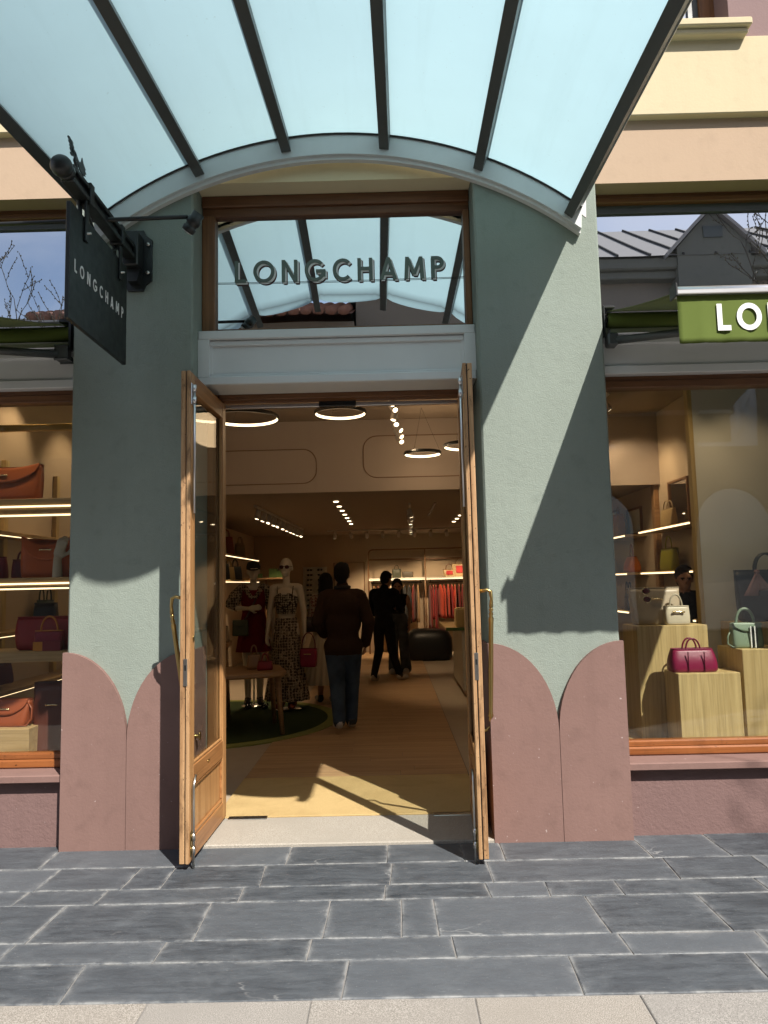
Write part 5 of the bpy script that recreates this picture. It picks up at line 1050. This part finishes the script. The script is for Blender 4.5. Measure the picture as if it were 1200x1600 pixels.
obj('stand_pole', MB().tube([(0, -.06, .012), (0, -.04, .9)], .012, 8).lathe([(.16, 0), (.16, .01), (.02, .012)], (0, -.06, -.01), 24), M_['chrome'], t)
hb_ = bag('crimson bucket bag hanging from the sunglasses mannequin', (-1.03, 4.48, .56), .19, .22, .12, (.22, .006, .04), R(-10), 1.1, .5, 'one', .19, toggle=True, hcol=(.10, .004, .02), hw=.8)
t = thing('mannequin', 'mannequin with dark cap in burgundy dress holding its arm across', 'mannequin', (-1.79, 4.95, .03), R(180 + 10))
P = [('e', (0, 0, 1.02), (.15, .11, .13), 0), ('e', (0, 0, 1.20), (.12, .09, .15), 0), ('e', (0, .012, 1.37), (.15, .11, .13), 0), ('c', (-.14, 0, 1.49), (.14, 0, 1.49), .05, .05, 0), ('c', (0, 0, 1.5), (0, .01, 1.64), .045, .042, 0)]
P += [('c', (.175, 0, 1.47), (.27, .03, 1.25), .045, .036, 0), ('c', (.27, .03, 1.25), (.06, .19, 1.24), .035, .024, 0), ('c', (-.175, 0, 1.47), (-.24, .0, 1.20), .045, .036, 0), ('c', (-.24, 0, 1.20), (-.25, .04, .96), .035, .024, 0)]
P += hand((.055, .195, 1.24), (-1, .3, .1), (0, -1, 0), 0, .5) + hand((-.25, .045, .95), (0, .1, -1), (1, .2, 0), 0, .45)
P += head((0, .012, 1.715), 0, 0, 0, R(8), False, True, False); legs(P, .1, [((.08, 0, .95), (.08, .02, .52), (.075, 0, .10), (.05, 1)), ((-.08, 0, .95), (-.08, .02, .52), (-.075, 0, .10), (-.05, 1))], 0, 1, (.085, .055, .036))
grow('body', P, [MANN, lc(BLACK)], t, .009)
rings = []
for q in range(15):
    z = 1.47 - .78 * q / 14; w_ = np.interp(z, [.69, 1.0, 1.2, 1.37, 1.47], [.225, .175, .14, .165, .155]); rings.append([((w_ + .008 * math.sin(9 * a) * max(0, 1.2 - z)) * math.cos(a), (w_ * .78 + .01 * math.sin(9 * a) * max(0, 1.2 - z)) * math.sin(a) + .008, z) for a in [2 * math.pi * k / 64 for k in range(64)]])
obj('dress', MB().loft(rings, 0, (False, False)), DRESS, t)
for s_, e in ((1, ((.13, 0, 1.51), (.22, .015, 1.40), (.295, .035, 1.24))), (-1, ((-.13, 0, 1.51), (-.205, 0, 1.40), (-.25, 0, 1.24)))):
    obj('sleeve', MB().tube(e, [.06, .085, .09], 16), PRINT, t)
obj('collar', MB().tube([(-.13, -.02, 1.51), (-.10, .08, 1.50), (-.03, .125, 1.38), (.03, .125, 1.38), (.10, .08, 1.50), (.13, -.02, 1.51)], [.045, .04, .03, .03, .04, .045], 10), PRINT, t)
cp = obj('cap', MB().loft([[(r_ * 1.0 * math.cos(a), r_ * 1.2 * math.sin(a) - .005, 1.745 + z) for a in [2 * math.pi * k / 32 for k in range(32)]] for r_, z in ((.088, -.01), (.09, .03), (.082, .065), (.06, .09), (.02, .102))]), cloth_m('dark_olive_cap', (.025, .024, .018), .2), t)
obj('peak', MB().loft([[(.075 * math.cos(a), .09 + .075 * max(0, math.sin(a)) , 1.738 - .02 * max(0, math.sin(a)) + dz) for a in [2 * math.pi * k / 24 for k in range(24)]] for dz in (0, .006)]), cloth_m('cap_peak', (.02, .019, .015), .2), cp)
obj('bag_strap', MB().tube([(-.10, .06, 1.53), (-.03, .13, 1.35), (.08, .155, 1.14), (.13, .16, 1.08)], .012, 6), lc((.05, .03, .02)), t)
obj('stand_pole', MB().tube([(0, -.06, .012), (0, -.04, .9)], .012, 8).lathe([(.16, 0), (.16, .01), (.02, .012)], (0, -.06, -.01), 24), M_['chrome'], t)
bag('olive green crossbody bag on the capped mannequin', (-1.92, 4.75, .93), .20, .19, .07, (.05, .06, .03), R(8), .95, .7, flap=.45)
t = thing('shoe_pair', 'pair of black strappy sandals on the green rug', 'shoes', (-1.72, 4.75, .031))
for x in (-.1, .1): obj('sandal', MB().ball((x, 0, .02), (.042, .12, .014), 8).tube([(x - .04, -.03, .02), (x, -.03, .07), (x + .04, -.03, .02)], .010, 6).tube([(x - .04, -.07, .02), (x, -.07, .055), (x + .04, -.07, .02)], .010, 6).tube([(x - .035, .07, .02), (x, .08, .10), (x + .035, .07, .02)], .008, 6), lc(BLACK), t)
# the display hand in the left window
P = [('c', (0, 0, 0), (0, 0, .13), .034, .028, 0)] + hand((0, 0, .13), (.25, 0, 1), (0, 1, 0), 0, .35, 1.05) 
grow('palm', P, [MANN], hd, .006, .010)

# ------------------------------------------------------------------ across the street (seen mirrored in the upper glass)
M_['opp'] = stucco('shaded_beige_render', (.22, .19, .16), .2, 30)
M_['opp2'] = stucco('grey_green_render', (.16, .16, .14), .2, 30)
M_['zinc'] = fabric('standing_seam_zinc', (.36, .34, .33), 1.0, 0, 3, .06)
M_['seam'] = fabric('dark_roof_seam', (.05, .05, .055), 1.0, 0, 3, .05)
M_['terracotta'] = fabric('terracotta_tile', (.25, .12, .085), .85, 0, 60, .25)
ob = thing('opposite_building', 'beige building across the street with seamed metal roof and gable', 'building', (0, -10.5, 0))
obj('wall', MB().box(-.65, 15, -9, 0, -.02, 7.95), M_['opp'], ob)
obj('cornice', MB().box(-.8, 15.2, -9, .25, 7.95, 8.12, 0, .02).box(-.85, 15.3, -9, .36, 8.12, 8.38, 0, .03), M_['opp2'], ob)
rf = obj('roof', MB().add([(-.9, .42, 8.385), (15.4, .42, 8.385), (15.4, -3.3, 10.75), (-.9, -3.3, 10.75), (-.9, -9, 8.385), (15.4, -9, 8.385)], [(0, 1, 2, 3), (3, 2, 5, 4), (0, 3, 4), (1, 5, 2)]), M_['zinc'], ob)
for k in range(23):
    x = -.6 + .70 * k; a, b = Vector((x, .42, 8.385)), Vector((x, -3.3, 10.75)); nrm = Vector((0, .537, .843)) * .045; w_ = Vector((.018, 0, 0))
    obj('seam', MB().add([a - w_, a + w_, b + w_, b - w_, a - w_ + nrm, a + w_ + nrm, b + w_ + nrm, b - w_ + nrm], [(0, 3, 2, 1), (4, 5, 6, 7), (0, 1, 5, 4), (1, 2, 6, 5), (2, 3, 7, 6), (3, 0, 4, 7)]), M_['seam'], rf)
for gx in (7.05, 12.4):
    gb_ = obj('gable', MB().prism([(gx - .78, 7.6), (gx + .78, 7.6), (gx + .78, 8.55), (gx, 9.38), (gx - .78, 8.55)][::1], XZ(.1), -2.2, .3), M_['opp2'], ob)
    for s_ in (-1, 1):
        obj('gable_roof', MB().add([(gx, .52, 9.50), (gx + s_ * 1.05, .52, 8.40), (gx + s_ * 1.05, -2.3, 8.40), (gx, -2.3, 9.50), (gx, .52, 9.40), (gx + s_ * 1.05, .52, 8.30), (gx + s_ * 1.05, -2.3, 8.30), (gx, -2.3, 9.40)], [(0, 1, 2, 3), (7, 6, 5, 4), (0, 4, 5, 1), (1, 5, 6, 2), (2, 6, 7, 3), (3, 7, 4, 0)]), M_['zinc'], gb_)
    obj('vent', MB().box(gx - .2, gx + .2, .38, .43, 8.75, 9.0), M_['steel'], gb_)
for k in range(5):
    x0 = .6 + k * 2.9; w = empty('arched_opening', (0, 0, 0), 0, ob); pts = [(x0, .4), (x0 + 1.7, .4), (x0 + 1.7, 2.6)] + [(x0 + .85 + .85 * math.cos(R(a)), 2.6 + .85 * math.sin(R(a))) for a in range(15, 180, 15)] + [(x0, 2.6)]
    obj('pane', MB().prism(pts, XZ(.0), .004, .02), M_['mirror2'], w)
    obj('surround', MB().tube([(u, .03, v) for u, v in pts], .07, 6, 0, True), M_['opp2'], w)
    for z in (4.3,): obj('pane', MB().box(x0 + .2, x0 + 1.5, .004, .03, z, z + 1.9), M_['mirror2'], w); obj('surround', MB().box(x0 + .08, x0 + 1.62, .0, .06, z - .12, z, 0, .01).box(x0 + .08, x0 + .2, .0, .05, z, z + 1.9).box(x0 + 1.5, x0 + 1.62, .0, .05, z, z + 1.9).box(x0 + .08, x0 + 1.62, .0, .06, z + 1.9, z + 2.0, 0, .01), M_['opp2'], w)
lb = thing('tiled_house', 'lower house across the street with terracotta tile roof', 'building', (0, -9.6, 0))
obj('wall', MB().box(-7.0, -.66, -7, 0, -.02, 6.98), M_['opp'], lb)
trf = obj('roof', MB().add([(-7.2, .4, 7.0), (-.68, .4, 7.0), (-.68, -3.0, 8.43), (-7.2, -3.0, 8.43), (-7.2, -7, 6.9), (-.68, -7, 6.9)], [(0, 1, 2, 3), (3, 2, 5, 4)]), M_['terracotta'], lb)
tm = None
for r_ in range(10):
    for c_ in range(26):
        x = -7.1 + .25 * c_; y = .42 - .36 * r_; z = 7.0 + (.4 - y) * .42 + .03
        if tm is None:
            mb = MB(); mb.loft([[(rr * math.cos(R(a)), -.42 * q, .18 * q + rr * .75 * math.sin(R(a)) + .035 * (1 - q)) for a in range(0, 360, 36)] for q, rr in ((0, .125), (1, .105))]); tm = mb.mesh('roof_tile')
            tm.materials.append(M_['terracotta'])
        obj('roof_tile', tm, None, trf, (x, y, z))
gh = thing('gabled_house', 'pale distant house with flat gable beyond the left tree', 'building', (-9.3, -13.5, 0))
obj('wall', MB().box(-2.6, 1.2, -6, 0, -.02, 8.1), M_['opp2'], gh); obj('roof', MB().prism([(-2.9, 8.1), (1.5, 8.1), (1.3, 8.55), (-2.7, 8.55)], XZ(0), -6.3, .3), M_['zinc'], gh); obj('dormer', MB().box(-.2, 1.0, -.1, .15, 7.0, 7.8), M_['opp'], gh)
# street trees, bare with first buds
M_['bark'] = wood('tree_bark', (.05, .04, .03), (.11, .09, .07), 'Z', .6, .9, .6); M_['bud'] = fabric('spring_bud', (.10, .085, .04), .8)
def tree(label, loc, seed, H=8.5):
    t = thing('bare_tree', label, 'tree', loc); rr = random.Random(seed); tk = MB(); cr = MB(); bd = MB()
    tk.tube([(0, 0, -.02), (.03, .02, .9), (-.02, .03, 2.0), (.05, 0, 3.0)], [.17, .13, .115, .10], 12); obj('trunk', tk, M_['bark'], t)
    def br(p, d, L, r, lv):
        pts = [p]; rs = [r]; n_ = 6; d = Vector(d).normalized()
        for i in range(n_):
            d = (d + Vector((rr.uniform(-.22, .22), rr.uniform(-.22, .22), rr.uniform(-.05, .18)))).normalized(); pts.append(pts[-1] + d * L / n_); rs.append(max(.006, r * (1 - .7 * (i + 1) / n_)))
        cr.tube(pts, rs, 6 if lv < 2 else 4)
        if lv >= 2:
            for q in pts[1:]:
                for _ in range(1): o = Vector((rr.uniform(-1, 1), rr.uniform(-1, 1), rr.uniform(-1, 1))) * .02; bd.ball(q + o, (.012, .012, .018), 3)
        if lv < 3:
            for i in range(2, n_ + 1):
                for _ in range(1 if lv < 2 or i % 2 else 0):
                    a = Vector((rr.uniform(-1, 1), rr.uniform(-1, 1), rr.uniform(-.1, .8))).normalized(); br(pts[i], d * .6 + a * .8, L * rr.uniform(.45, .62), rs[i] * .75, lv + 1)
    for k in range(5):
        a = 2 * math.pi * k / 5 + rr.uniform(-.3, .3); br(Vector((.05, 0, 2.6 + .08 * k)), (math.cos(a) * .8, math.sin(a) * .8, 1), H * .42, .085, 0)
    o = obj('crown', cr, M_['bark'], t); b = obj('buds', bd, M_['bud'], t); b['kind'] = 'stuff'
tree('bare budding street tree across from the right awning', (7.3, -5.7, 0), 5, 7.2); tree('bare street tree across from the left awning', (-7.0, -6.0, 0), 9, 7.2)
